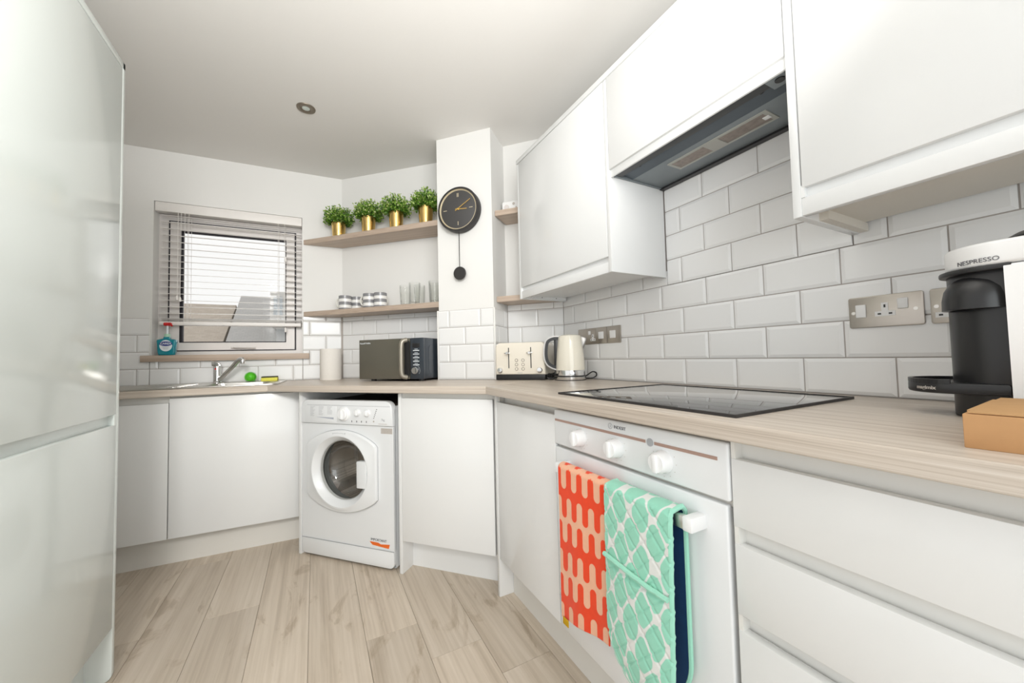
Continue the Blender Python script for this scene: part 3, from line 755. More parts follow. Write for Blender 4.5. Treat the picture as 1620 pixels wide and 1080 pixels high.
# ------------------------------------------------------------------ washing machine
WU = -1.2615; WF = KF + .004
wmn = thing('washing_machine', 'white front-loading washing machine under the worktop', 'washing machine', 'K', (WU, WF, 0))
def X(x): return WU + x
bp_ = [(X(x), z) for x, z in rrect(-.294, .294, .012, .800, .02, 6, '23')]
front = [(X(x), z) for x, z in rrect(-.2975, .2975, .012, .700, .0, 1, '')]
dcx, dcz = X(-.022), .464
hole = [(dcx + .155 * cos(2 * PI * i / 40), dcz + .155 * sin(2 * PI * i / 40)) for i in range(40)]
fb = MB().prism([(X(x), z) for x, z in rrect(-.294, .294, .095, .700, .0, 1, '')], WF, WF + .02, axis='y', holes=[hole[::-1]])
body = obj('front_panel', fb, M['applw'], wmn)
cs = MB(); n = len(bp_)
for i in range(n):
    a, b = bp_[i], bp_[(i + 1) % n]
    cs.quad([(a[0], WF + .012, a[1]), (b[0], WF + .012, b[1]), (b[0], WF + .52, b[1]), (a[0], WF + .52, a[1])])
f = cs.bm.faces.new([cs.bm.verts.new((p[0], WF + .52, p[1])) for p in bp_])
obj('casing', cs, M['applw'], wmn)
obj('gap_shade_sheet', MB().box(X(-.285), X(.285), WF + .03, WF + .50, .800, .806), M['gapshade'], wmn)  # dark sheet added so the gap under the worktop looks shaded
cp = MB().prism([(X(x), z) for x, z in rrect(-.294, .294, .702, .826, .045, 7, '23')], WF - .010, WF + .03, axis='y', bev=.006, seg=3, smooth_only=True)
obj('control_panel', cp, M['applw'], wmn)
obj('top_strip', MB().box(X(-.25), X(.285), WF - .0108, WF - .008, .7985, .800), M['ink'], wmn)
kp = MB().prism([(X(x), z) for x, z in rrect(-.2935, .2935, .012, .094, .025, 5, '01')], WF - .004, WF + .03, axis='y', bev=.004, seg=2, smooth_only=True)
obj('kick_panel', kp, M['applw'], wmn)
obj('kick_seam', MB().box(X(-.2935), X(.2935), WF - .0042, WF - .002, .0935, .0955), M['ink'], wmn)
obj('levelling_foot', MB().cyl((X(-.26), WF + .06, 0), .018, .012), M['black'], wmn); obj('levelling_foot', MB().cyl((X(.26), WF + .06, 0), .018, .012), M['black'], wmn)
# porthole door
dn = MB(); ND = 72
def outer(a):
    # top/bottom arcs of radius .377, flat sides at +-.223
    ca, sa_ = cos(a), sin(a); best = 9
    if abs(ca) > 1e-6: best = min(best, .223 / abs(ca))
    cz = -.169 if sa_ >= 0 else .169
    # |p - (0,cz)| = .377
    bq = -2 * sa_ * cz; cq = cz * cz - .377 ** 2; best = min(best, (-bq + math.sqrt(bq * bq - 4 * cq)) / 2)
    return best
prof = [('o', 1.0, -.001), ('o', 1.0, .014), ('o', .985, .019), ('o', .95, .021), ('c', .196, .022), ('c', .188, .027), ('c', .180, .027), ('c', .170, .018), ('c', .158, .004), ('c', .152, -.004), ('c', .150, -.02)]
rings = []
for kind, r, h in prof:
    rings.append([dn.bm.verts.new((dcx + (outer(2 * PI * i / ND) * r if kind == 'o' else r) * cos(2 * PI * i / ND), WF - h, dcz + (outer(2 * PI * i / ND) * r if kind == 'o' else r) * sin(2 * PI * i / ND))) for i in range(ND)])
for Aa, Bb in zip(rings, rings[1:]):
    for i in range(ND): dn.bm.faces.new((Aa[i], Aa[(i + 1) % ND], Bb[(i + 1) % ND], Bb[i]))
bmesh.ops.recalc_face_normals(dn.bm, faces=dn.bm.faces[:])
door = obj('porthole_door', dn, M['applw'], wmn)
gp = rrect(dcx + .112, dcx + .172, dcz - .073, dcz + .060, .006, 3)
obj('door_grip', MB().prism(gp, WF - .0262, WF + .006, axis='y', bev=.003, smooth_only=True), M['applw'], door)
go = MB()
o1 = [(dcx + outer(2 * PI * i / ND) * 1.004 * cos(2 * PI * i / ND), dcz + outer(2 * PI * i / ND) * 1.004 * sin(2 * PI * i / ND)) for i in range(ND)]
go.tube([(p[0], WF - .0008, p[1]) for p in o1], .0014, 6, closed=True)
obj('door_seam', go, M['ink'], door)
obj('door_glass', MB().lathe([(.1515, -.004), (.150, -.02), (.137, -.055), (.11, -.080), (.07, -.092), (0, -.096)], (dcx, WF, dcz), 40, 'y'), M['dglass'], door)
obj('gasket', MB().lathe([(.156, -.004), (.158, -.03), (.175, -.05), (.168, -.075), (.185, -.09)], (dcx, WF, dcz), 40, 'y'), M['rubber'], wmn)
dd = MB().lathe([(.185, -.09), (.235, -.10), (.235, -.34), (.22, -.36)], (dcx, WF, dcz), 48, 'y')
dr_ = obj('drum', dd, M['drum'], wmn)
db = MB().lathe([(.225, -.358), (.12, -.345), (0, -.34)], (dcx, WF, dcz), 40, 'y')
obj('drum_back', db, M['drumd'], dr_)
for k in range(3):
    a = rad(100 + 120 * k); ca, sa_ = cos(a), sin(a)
    P = lambda r, tq, y: (dcx + r * ca - tq * sa_, WF + y, dcz + r * sa_ + tq * ca)
    pd = MB()
    pd.quad([P(.235, -.035, .11), P(.18, 0, .13), P(.18, 0, .32), P(.235, -.035, .34)]); pd.quad([P(.235, .035, .34), P(.18, 0, .32), P(.18, 0, .13), P(.235, .035, .11)])
    pd.quad([P(.235, -.035, .11), P(.235, .035, .11), P(.18, 0, .13)])
    obj('drum_paddle', pd, M['drumd'], dr_)
text('logo', 'HOTPOINT', .0155, M['ink'], door, (X(-.022), WF - .0232, .654), sx=1.1)
yP = WF - .010
dl = MB().lathe([(0, 0), (.037, 0), (.036, .006), (.030, .010), (.029, .018), (.026, .021), (0, .021)], (X(0), yP, .757), 40, 'y'); dl.box(X(-.006), X(.006), yP - .028, yP - .02, .733, .781, .003)
obj('programme_dial', dl, M['knobw'], wmn)
for kx in (.086, .148):
    k = MB().lathe([(0, 0), (.018, 0), (.016, .010), (.014, .013), (0, .013)], (X(kx), yP, .765), 28, 'y'); k.box(X(kx - .004), X(kx + .004), yP - .017, yP - .012, .752, .778, .002)
    obj('selector_knob', k, M['knobw'], wmn)
for i in range(4):
    obj('option_button', MB().box(X(.048 + i * .0305), X(.052 + i * .0305), yP - .002, yP, .716, .725, .001), M['inkd'], wmn)
ld = MB()
for i in range(6): ld.cyl((X(.2045 - i * .0036), yP, .784 - i * .0088), .0023, .001, 'y', 10)
obj('indicator_lights', ld, M['inkd'], wmn)
obj('start_button', MB().cyl((X(.186), yP, .724), .004, .002, 'y', 14), M['stick'], wmn)
obj('dispenser_drawer', MB().box(X(-.262), X(-.05), yP - .0015, yP + .004, .712, .795, .001), M['applw'], wmn)
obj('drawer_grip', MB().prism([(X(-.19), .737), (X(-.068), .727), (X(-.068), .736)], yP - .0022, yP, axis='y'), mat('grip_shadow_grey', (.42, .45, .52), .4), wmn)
for col in range(3):
    pr = MB()
    for row in range(9 - col):
        pr.box(X(-.226 + col * .058), X(-.226 + col * .058 + random.uniform(.018, .034)), yP - .0021, yP, .790 - row * .006, .7913 - row * .006)
    obj('printed_legend', pr, M['ink'], wmn)
text('capacity_print', '7kg', .015, M['ink'], wmn, (X(.242), yP - .001, .733))
obj('model_print', MB().box(X(.215), X(.265), yP - .0006, yP + .001, .7115, .7138), M['stick'], wmn)
obj('rating_sticker', MB().box(X(.222), X(.289), WF - .0012, WF + .001, .664, .690), M['stick'], wmn)
so = obj('warning_sticker', MB().prism([(X(.148), .128), (X(.165), .113), (X(.262), .106), (X(.268), .126), (X(.215), .121), (X(.2), .127)], WF - .0012, WF, axis='y'), M['orange'], wmn)
text('sticker_text', 'IMPORTANT', .017, M['inkd'], wmn, (X(.202), WF - .0008, .139))

# ------------------------------------------------------------------ microwave
mw = thing('microwave', 'slate grey microwave with bronze mirrored door on the worktop', 'microwave', 'K', (-1.19, -.14, WT))
MX = -1.19
def mwx(x): return MX + x
obj('case', MB().box(mwx(-.225), mwx(.225), -.12, .155, WT + .012, WT + .248, .006, 2), M['mwbody'], mw)
obj('side_recess', MB().prism(rrect(-.085, .125, WT + .045, WT + .205, .02, 4), mwx(.2245), mwx(.2265), axis='x'), M['mwbody'], mw)
md = obj('door', MB().box(mwx(-.225), mwx(.1335), -.142, -.12, WT + .012, WT + .248, .004, 2), M['mwdoor'], mw)
pth = smooth_pts([(mwx(.116), -.141, WT + .022), (mwx(.100), -.158, WT + .030), (mwx(.094), -.164, WT + .055), (mwx(.093), -.165, WT + .13), (mwx(.094), -.164, WT + .205), (mwx(.100), -.158, WT + .230), (mwx(.116), -.141, WT + .238)], 6)
hq = MB().tube(pth, .0135, 12); obj('handle', hq, mat('champagne_metal', (.36, .33, .275), .4, .6), md)
obj('handle_recess', MB().prism(rrect(mwx(.100), mwx(.1345), WT + .024, WT + .236, .016, 5), -.1435, -.14, axis='y'), M['black'], md)
text('logo', 'Russell Hobbs', .0135, M['labelw'], md, (mwx(-.178), -.1425, WT + .227))
cpn = obj('control_panel', MB().box(mwx(.136), mwx(.225), -.140, -.12, WT + .012, WT + .248, .004, 2), M['mwbody'], mw)
obj('display', MB().box(mwx(.152), mwx(.200), -.1412, -.139, WT + .193, WT + .217, .001), M['black'], cpn)
for i in range(5):
    obj('button', MB().box(mwx(.156), mwx(.197), -.1425, -.139, WT + .173 - i * .0205, WT + .1775 - i * .0205, .0012), M['labelw'], cpn)
lb_ = MB()
for i in range(5): lb_.box(mwx(.166), mwx(.187), -.1409, -.1398, WT + .1825 - i * .0205, WT + .1845 - i * .0205)
for i in range(10):
    a = rad(-35 + i * 13); lb_.box(mwx(.172) + .029 * cos(a) - .001, mwx(.172) + .029 * cos(a) + .001, -.1409, -.1398, WT + .061 + .029 * sin(a) - .001, WT + .061 + .029 * sin(a) + .001)
obj('printed_marks', lb_, M['labelw'], cpn)
obj('dial', MB().lathe([(0, 0), (.021, 0), (.0205, .012), (.018, .016), (0, .017)], (mwx(.172), -.140, WT + .061), 32, 'y'), M['chrome'], cpn)
for x, y in ((-.16, -.09), (.18, -.09), (-.16, .12), (.18, .12)):
    obj('foot', MB().cyl((mwx(x), y, WT), .016, .013), M['black'], mw)

# ------------------------------------------------------------------ toaster
TU = -.42; TV = -.055
to = thing('toaster', 'cream four-slice toaster with two levers in the tiled niche', 'toaster', 'K', (TU, TV, WT))
bo = MB().prism([(TU + x, WT + z) for x, z in rrect(-.140, .140, .030, .203, .026, 6, '23')], TV, TV + .235, axis='y', bev=.007, seg=3, smooth_only=True)
obj('body', bo, M['cream'], to)
obj('base', MB().box(TU - .138, TU + .138, TV + .002, TV + .233, WT, WT + .031, .004), M['black'], to)
sg = MB()
for x in (-.064, .064):
    for q in (-.028, .028): sg.box(TU + x + q - .011, TU + x + q + .011, TV + .04, TV + .20, WT + .2025, WT + .2038)
obj('bread_slots', sg, M['black'], to)
for x in (-.063, .063):
    obj('lever_track', MB().box(TU + x - .0026, TU + x + .0026, TV - .0006, TV + .001, WT + .064, WT + .176, .0005), M['black'], to)
    lv = MB().lathe([(0, 0), (.004, 0), (.004, .014), (.0085, .016), (.0085, .024), (.006, .027), (0, .027)], (TU + x - .002, TV, WT + .146), 18, 'y'); lv.box(TU + x - .019, TU + x + .014, TV - .022, TV - .014, WT + .142, WT + .150, .003)
    obj('lever', lv, M['chrome'], to)
for r in range(3):
    for c_ in (-.0185, .0185):
        b_ = MB().lathe([(0, .0016), (.0064, .0016), (.0064, .0)], (TU + c_, TV, WT + .060 + r * .0235), 20, 'y')
        bb = obj('button', b_, M['cream'], to)
        obj('button_ring', MB().lathe([(.0066, 0), (.0066, .0022), (.0085, .0022), (.0085, 0)], (TU + c_, TV, WT + .060 + r * .0235), 24, 'y'), M['bronze'], bb)
for x in (-.112, .112):
    obj('dial', MB().lathe([(0, 0), (.0155, 0), (.015, .012), (.012, .016), (0, .017)], (TU + x, TV, WT + .054), 28, 'y'), M['chrome'], to)
obj('printed_line', MB().box(TU - .014, TU + .014, TV - .0006, TV + .001, WT + .0375, WT + .0395), M['ink'], to)

# ------------------------------------------------------------------ kettle
ke = thing('kettle', 'cream jug kettle with black and steel handle on the worktop', 'kettle', 'W', (0, 0, 0))
kp_ = [(.0745, .050), (.0745, .058), (.073, .09), (.069, .14), (.0635, .19), (.060, .218), (.056, .228), (.04, .2335), (0, .235)]
obj('body', MB().lathe([(0, .049)] + kp_, (0, 0, 0), 48), M['ckettle'], ke)
obj('steel_band', MB().lathe([(0, .024), (.0755, .024), (.0755, .051), (.0735, .053), (0, .053)], (0, 0, 0), 48), M['chrome'], ke)
bs = obj('power_base', MB().lathe([(0, 0), (.077, 0), (.0785, .004), (.0785, .018), (.076, .0215), (0, .0215)], (0, 0, 0), 48), M['chrome'], ke)
obj('base_ring', MB().lathe([(0, .0008), (.0792, .0008), (.0792, .0035), (.0782, .0045), (.0, .0045)], (0, 0, 0), 48).lathe([(.0765, .019), (.0795, .0205), (.0795, .024), (.0765, .0255)], (0, 0, 0), 48), M['black'], bs)
hpth = smooth_pts([(-.050, 0, .222), (-.085, 0, .222), (-.118, 0, .205), (-.129, 0, .165), (-.129, 0, .115), (-.116, 0, .083), (-.092, 0, .066), (-.068, 0, .058)], 6)
hk = MB()
def strip(pts, wd, th, off=0):
    t = bmesh.new(); rr = []
    for i, p in enumerate(pts):
        d = pts[min(i + 1, len(pts) - 1)] - pts[max(i - 1, 0)]; d.normalize(); nrm = Vector((-d.z, 0, d.x))
        q = p + nrm * off
        rr.append([t.verts.new(q + nrm * a + Vector((0, b, 0))) for a, b in ((-th / 2, -wd / 2), (th / 2, -wd / 2), (th / 2, wd / 2), (-th / 2, wd / 2))])
    for Aa, Bb in zip(rr, rr[1:]):
        for k in range(4): t.faces.new((Aa[k], Aa[(k + 1) % 4], Bb[(k + 1) % 4], Bb[k]))
    t.faces.new(rr[0]); t.faces.new(rr[-1]); bmesh.ops.recalc_face_normals(t, faces=t.faces[:]); return t
hk._add(strip(hpth, .028, .016, .006)); obj('handle', hk, M['black'], ke)
hk = MB(); hk._add(strip(hpth, .0305, .007, -.004)); obj('handle_trim', hk, M['steelk'], ke)
obj('handle_strap', MB().box(-.082, -.056, -.012, .012, .05, .225, .004), M['black'], ke)
obj('spout', MB().prism([(.054, .226), (.088, .216), (.084, .200), (.067, .158), (.055, .158)], -.016, .016, axis='y', bev=.006, seg=2), M['steelk'], ke)
cpts = smooth_pts([(.07, -.03, .016), (.088, -.01, .028), (.112, .01, .040), (.130, .015, .034), (.130, .02, .018), (.108, .015, .007), (.085, .03, .006), (.075, .04, .01)], 6)
obj('power_cord', MB().tube(cpts, .0035, 8), M['black'], ke)
ke.location = (-.134, .077, WT); ke.rotation_euler = (0, 0, rad(-36.9))
# coil of toaster flex beside the kettle
fx = smooth_pts([(-.185, .225, .914), (-.20, .205, .93), (-.19, .185, .925), (-.215, .18, .912), (-.225, .20, .91), (-.20, .215, .918), (-.215, .225, .935), (-.235, .21, .915), (-.205, .195, .912)], 6)
fm_ = MB().tube([(p[0] + .028, p[1] - .026, p[2]) for p in fx], .0042, 8)
tag(obj('power_flex', fm_, M['black'], None, 'W', (-.2, .2, WT)), 'bunched black flex between toaster and kettle', 'cable')

# ------------------------------------------------------------------ kitchen roll
kx, ky = -1.276, 1.262
kr = thing('kitchen_roll', 'white roll of kitchen paper standing in the worktop corner', 'kitchen roll', 'S', (kx, ky, WT))
obj('paper', MB().lathe([(.02, 0), (.066, 0), (.0665, .002), (.0665, .206), (.065, .208), (.02, .208), (.02, 0)], (kx, ky, WT), 40), M['paper'], kr)
obj('core', MB().lathe([(.0205, .001), (.0205, .207), (.019, .207), (.019, .001)], (kx, ky, WT), 24), M['card'], kr)

# ------------------------------------------------------------------ sink, tap, sponge, scourer
sk_ = thing('kitchen_sink', 'stainless steel inset sink with drainer below the window', 'sink', 'S', (-1.95, 1.13, WT))
rim = MB().prism(rrect(-2.50, -1.545, .93, 1.385, .03, 5), WT + .0005, WT + .0055, holes=[rrect(-1.915, -1.615, 1.0, 1.27, .05, 5)[::-1]], bev=.0015, smooth_only=True)
rim.tube([(x, y, WT + .005) for x, y in rrect(-2.495, -1.55, .935, 1.38, .03, 5)], .0032, 8, closed=True)
obj('sink_top', rim, M['steel'], sk_)
bw = MB(); r0 = rrect(-1.915, -1.615, 1.0, 1.27, .05, 5); r1 = rrect(-1.895, -1.635, 1.02, 1.25, .05, 5)
for i in range(len(r0)):
    j = (i + 1) % len(r0); bw.quad([(*r0[i], WT + .004), (*r0[j], WT + .004), (*r1[j], WT - .14), (*r1[i], WT - .14)])
bw.bm.faces.new([bw.bm.verts.new((*p, WT - .14)) for p in r1])
obj('bowl', bw, M['steel'], sk_)
obj('plug_hole', MB().lathe([(0, 0), (.03, 0), (.038, .003), (.04, 0)], (-1.765, 1.135, WT - .1395), 24), M['chrome'], sk_)
rb = MB()
for i in range(7): rb.box(-2.44, -1.99, 1.0 + i * .045, 1.012 + i * .045, WT + .005, WT + .0085, .0015)
obj('drainer_ribs', rb, M['steel'], sk_)
rg = MB().lathe([(.022, .0), (.026, .004), (.030, .002), (.03, 0)], (-2.03, 1.02, WT + .0055), 24); obj('strainer', rg, M['chrome'], sk_)
tx, ty = -1.916, 1.335
tp = thing('mixer_tap', 'chrome mixer tap with a sloping swivel spout behind the sink', 'tap', 'S', (tx, ty, WT + .0056))
obj('body', MB().lathe([(0, .0006), (.026, .0006), (.026, .006), (.021, .012), (.021, .095), (.019, .105), (.0, .108)], (tx, ty, WT + .005), 28), M['chrome'], tp)
sp = smooth_pts([(tx + .016, ty - .012, WT + .030), (tx + .05, ty - .035, WT + .062), (tx + .09, ty - .06, WT + .103), (tx + .118, ty - .08, WT + .136), (tx + .137, ty - .092, WT + .150), (tx + .15, ty - .1, WT + .149)], 5)
spo = obj('spout', MB().tube(sp, [.014] * 6 + [.0125] * (len(sp) - 6), 14), M['chrome'], tp)
obj('aerator', MB().lathe([(0, 0), (.0125, 0), (.0135, .004), (.0135, .026), (.010, .031), (0, .032)], (tx + .150, ty - .1, WT + .123), 20), M['chrome'], spo)
lv = MB().prism([(tx - .025, WT + .112), (tx + .02, WT + .104), (tx + .022, WT + .118), (tx + .012, WT + .130), (tx - .024, WT + .146), (tx - .028, WT + .141)], ty - .014, ty + .014, axis='y', bev=.003)
lv_ = obj('lever', lv, M['chrome'], tp)
obj('hot_mark', MB().cyl((tx - .003, ty - .0205, WT + .094), .005, .0015, 'y', 12), M['soapred'], tp)
bx, by, bz = -1.743, 1.335, WT + .036
sb_ = MB().ball((bx, by, bz), .027, 18)
random.seed(3)
for i in range(260):
    zz = 1 - 2 * (i + .5) / 260; a = i * 2.39996; rr = math.sqrt(1 - zz * zz); d = Vector((rr * cos(a), rr * sin(a), zz)); t1 = d.orthogonal().normalized(); t2 = d.cross(t1)
    if d.z * .036 < -.0295: continue
    c0 = Vector((bx, by, bz)) + d * .025
    b3 = [sb_.bm.verts.new(c0 + t1 * .0020 * cos(k * 2.094) + t2 * .0020 * sin(k * 2.094)) for k in range(3)]
    ap = sb_.bm.verts.new(Vector((bx, by, bz)) + d * .0365)
    for k in range(3): sb_.bm.faces.new((b3[k], b3[(k + 1) % 3], ap))
tag(obj('scrubbing_ball', sb_, M['green'], None, 'S', (bx, by, WT + .006)), 'bright green spiky scrubbing ball on the sink ledge', 'scrubber')
so_ = thing('sponge', 'yellow washing-up sponge with dark scouring side by the sink', 'sponge', 'S', (-1.638, 1.335, WT + .006))
obj('foam', MB().box(-1.683, -1.593, 1.31, 1.365, WT + .006, WT + .028, .003), M['sponge'], so_)
obj('scouring_pad', MB().box(-1.682, -1.594, 1.311, 1.364, WT + .028, WT + .036, .002), M['scour'], so_)

# ------------------------------------------------------------------ soap bottle on the sill
bx, by, bz = -2.176, DS - .016, 1.0895
sp_ = thing('soap_bottle', 'teal hand soap pump bottle on the window sill', 'soap bottle', 'S', (bx, by, bz))
bprof = [(-.036, 0), (.036, 0), (.042, .02), (.043, .05), (.046, .085), (.044, .094), (.016, .102), (.013, .112), (-.013, .112), (-.016, .102), (-.044, .094), (-.046, .085), (-.043, .05), (-.042, .02)]
obj('bottle', MB().prism([(bx + x, bz + z) for x, z in bprof], by - .02, by + .02, axis='y', bev=.008, seg=3, smooth_only=True), M['soap'], sp_)
obj('collar', MB().cyl((bx, by, bz + .110), .0145, .02, seg=20), mat('pale_green_collar', (.45, .70, .52), .4), sp_)
obj('pump_stem', MB().cyl((bx, by, bz + .128), .006, .058, seg=12), M['labelw'], sp_)
pc = MB().box(bx - .018, bx + .02, by - .011, by + .011, bz + .180, bz + .200, .006, 3); pc.tube([(bx, by, bz + .191), (bx + .02, by - .015, bz + .190), (bx + .028, by - .022, bz + .178)], .005, 8)
obj('pump_cap', pc, M['soapred'], sp_)
lab = obj('label', MB().prism([(bx + .03 * cos(i * PI / 12), bz + .058 + .034 * sin(i * PI / 12)) for i in range(24)], by - .0212, by - .019, axis='y'), M['labelw'], sp_)
obj('label_band', MB().prism([(bx + .031 * cos(i * PI / 12), bz + .070 + .014 * sin(i * PI / 12)) for i in range(24)], by - .0218, by - .020, axis='y'), M['navy'], lab)
text('label_text', 'CAREX', .0165, M['labelw'], lab, (bx, by - .0222, bz + .070), bold=.0004)
pr = MB()
for i in range(3): pr.box(bx - .016 + i * .002, bx + .016 - i * .003, by - .0216, by - .0205, bz + .0515 - i * .007, bz + .0535 - i * .007)
obj('label_print', pr, M['ink'], lab)

# ------------------------------------------------------------------ plants on the upper shelf
pots = [(-1.155, 1.350), (-.981, 1.158), (-.829, .994), (-.676, .830)]
plb = ['leafy green plant in gold pot, closest to the window', 'leafy green plant in gold pot, second from the window', 'leafy green plant in gold pot, third from the window', 'leafy green plant in gold pot, partly hidden behind the pillar']
pl = thing('potted_plant', plb[0], 'potted plant', 'W', (0, 0, 0), 'gold potted plants on the upper shelf')
obj('pot', MB().lathe([(0, 0), (.038, 0), (.0395, .001), (.0475, .108), (.0478, .112), (.0455, .112), (.044, .100), (0, .100)], (0, 0, 0), 40), M['gold'], pl)
fo = bmesh.new(); lv = fo.verts.layers.float.new('leafv'); random.seed(11)
def leaf(p, d, ln, wd, val):
    side = d.cross(Vector((random.uniform(-1, 1), random.uniform(-1, 1), random.uniform(-.2, 1)))).normalized(); nr = side.cross(d).normalized()
    pts = [p, p + d * ln * .45 + side * wd + nr * wd * .25, p + d * ln, p + d * ln * .45 - side * wd + nr * wd * .25]
    vs = []
    for q in pts:
        v = fo.verts.new(q); v[lv] = val; vs.append(v)
    fo.faces.new((vs[0], vs[1], vs[2])); fo.faces.new((vs[0], vs[2], vs[3]))
for i in range(190):
    a = i * 2.39996; el = math.asin(min(1, max(-.12, (i + .5) / 190 * 1.12 - .12)))
    L = random.uniform(.84, 1.06) * (.063 + .048 * sin(max(0, el)))
    d = Vector((cos(a) * cos(el), sin(a) * cos(el), sin(el))); base = Vector((cos(a) * .020 * cos(el), sin(a) * .020 * cos(el), .112))
    n = 6
    for k in range(n):
        t = .45 + .55 * k / (n - 1); p = base + d * L * t + Vector((random.uniform(-.007, .007), random.uniform(-.007, .007), random.uniform(-.006, .007)))
        if p.z < .096: continue
        for q in range(2):
            dd = (d * .8 + Vector((random.uniform(-1, 1), random.uniform(-1, 1), random.uniform(-.5, 1)))).normalized()
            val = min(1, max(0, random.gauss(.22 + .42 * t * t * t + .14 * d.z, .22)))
            leaf(p, dd, random.uniform(.011, .018), random.uniform(.0042, .0066), val)
    # thin stalk
    s1 = d.orthogonal().normalized() * .0008; pp = [base - s1, base + s1, base + d * L + s1, base + d * L - s1]
    vs = []
    for q in pp:
        v = fo.verts.new(q); v[lv] = .1; vs.append(v)
    fo.faces.new(vs)
mbl = MB(); mbl.bm.free(); mbl.bm = fo
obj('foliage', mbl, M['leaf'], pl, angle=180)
obj('moss', MB().lathe([(0, .125), (.02, .122), (.04, .108), (.0435, .101)], (0, 0, 0), 20), M['soil'], pl)
pl.location = (*pots[0], 1.886)
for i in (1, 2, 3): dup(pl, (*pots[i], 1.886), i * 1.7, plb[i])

# ------------------------------------------------------------------ mugs and glasses on the lower shelf
mg = thing('striped_mug', 'grey and white striped mug with its handle towards the window', 'mug', 'W', (0, 0, 0), 'striped mugs on the lower shelf')
obj('cup', MB().lathe([(0, 0), (.036, 0), (.0395, .003), (.041, .012), (.041, .094), (.0395, .0955), (.0375, .094), (.0375, .008), (0, .006)], (0, 0, 0), 40), M['mug'], mg)
obj('handle', MB().tube(smooth_pts([(-.038, 0, .080), (-.056, 0, .081), (-.069, 0, .066), (-.070, 0, .045), (-.060, 0, .026), (-.038, 0, .018)], 5), .0058, 10), M['mugw'], mg)
mpos = [(-1.12, 1.287, 'striped mug closest to the window, handle facing the window', -.80), (-1.043, 1.316, 'striped mug standing half hidden between two others', -2.37), (-.981, 1.142, 'front striped mug with visible handle, third from the window', -.80), (-.920, 1.082, 'striped mug standing nearest the glasses', -2.37)]
for i, (x, y, lb, rz) in enumerate(mpos):
    o = mg if i == 0 else dup(mg, label=lb)
    o['label'] = lb; o.location = (x, y, 1.378); o.rotation_euler = (0, 0, rz)
gl = thing('glass_tumbler', 'clear tumbler', 'glass', 'W', (0, 0, 0), 'clear tumblers on the lower shelf')
gb = bmesh.new(); ns_ = 40; gr_ = []
for r, h, fl_ in [(0, .0, 0), (.028, 0, 0), (.030, .003, .3), (.0315, .02, 1), (.0345, .085, 1), (.0352, .092, .2), (.0365, .138, 0), (.036, .140, 0), (.0352, .138, 0), (.0335, .092, 0), (.029, .016, 0), (0, .013, 0)]:
    if r == 0: gr_.append([gb.verts.new((0, 0, h))])
    else: gr_.append([gb.verts.new(((r - fl_ * .0012 * (i % 4 in (0, 1))) * cos(2 * PI * i / ns_), (r - fl_ * .0012 * (i % 4 in (0, 1))) * sin(2 * PI * i / ns_), h)) for i in range(ns_)])
for Aa, Bb in zip(gr_, gr_[1:]):
    for i in range(ns_):
        j = (i + 1) % ns_
        if len(Aa) == 1: gb.faces.new((Aa[0], Bb[j], Bb[i]))
        elif len(Bb) == 1: gb.faces.new((Aa[i], Aa[j], Bb[0]))
        else: gb.faces.new((Aa[i], Aa[j], Bb[j], Bb[i]))
bmesh.ops.recalc_face_normals(gb, faces=gb.faces[:])
mg_ = MB(); mg_.bm.free(); mg_.bm = gb
obj('tumbler', mg_, M['gl'], gl, angle=30)
gpos = [(-.738, .892, 'clear ribbed tumbler in front, left of two front tumblers'), (-.639, .79, 'clear ribbed tumbler in front, beside the pillar'), (-.775, 1.0, 'clear tumbler at the back, closest to the mugs'), (-.690, .962, 'clear tumbler at the back, between the two front ones'), (-.612, .872, 'clear tumbler at the back, tight against the pillar')]
for i, (x, y, lb) in enumerate(gpos):
    o = gl if i == 0 else dup(gl)
    o['label'] = lb; o.location = (x, y, 1.378); o.rotation_euler = (0, 0, i * .4)

# ------------------------------------------------------------------ wall clock
CU, CZ = -.775, 1.895
ck = thing('wall_clock', 'round black pendulum wall clock with gold hands on the pillar', 'clock', 'K', (CU, PILF, CZ))
obj('case', MB().lathe([(0, 0), (.118, 0), (.130, .008), (.131, .05), (.129, .054), (.120, .055), (.118, .05), (.116, .046), (0, .046)], (CU, PILF, CZ), 64, 'y'), M['mattb'], ck)
fc = obj('dial_face', MB().lathe([(0, .048), (.109, .048), (.111, .047), (.111, .0462)], (CU, PILF, CZ), 64, 'y'), M['face'], ck)
obj('gold_ring', MB().lathe([(.1112, .0468), (.1135, .0468), (.1172, .0525), (.118, .0525)], (CU, PILF, CZ), 64, 'y'), M['brass'], ck)
yf = PILF - .0485
hm = MB(); hm.box(CU - .0055, CU - .0018, yf - .001, yf, CZ + .072, CZ + .094); hm.box(CU + .0018, CU + .0055, yf - .001, yf, CZ + .072, CZ + .094)
hm.box(CU - .0018, CU + .0018, yf - .001, yf, CZ - .094, CZ - .072); hm.box(CU - .094, CU - .072, yf - .001, yf, CZ - .0018, CZ + .0018); hm.box(CU + .072, CU + .094, yf - .001, yf, CZ - .0018, CZ + .0018)
obj('hour_marks', hm, M['brass'], fc)
def hand(ang, l0, l1, wd, y):
    d = (cos(ang), sin(ang)); q = (-d[1], d[0])
    return MB().prism([(CU + d[0] * a + q[0] * b, CZ + d[1] * a + q[1] * b) for a, b in ((-l0, -wd), (l1, -wd * .7), (l1, wd * .7), (-l0, wd))], y - .0015, y, axis='y')
obj('minute_hand', hand(rad(31), .018, .094, .0030, yf - .004), M['gold'], ck)
obj('hour_hand', hand(rad(-4), .016, .058, .0035, yf - .0015), M['gold'], ck)
obj('hand_cap', MB().cyl((CU, yf, CZ), .005, .0075, 'y', 16), M['gold'], ck)
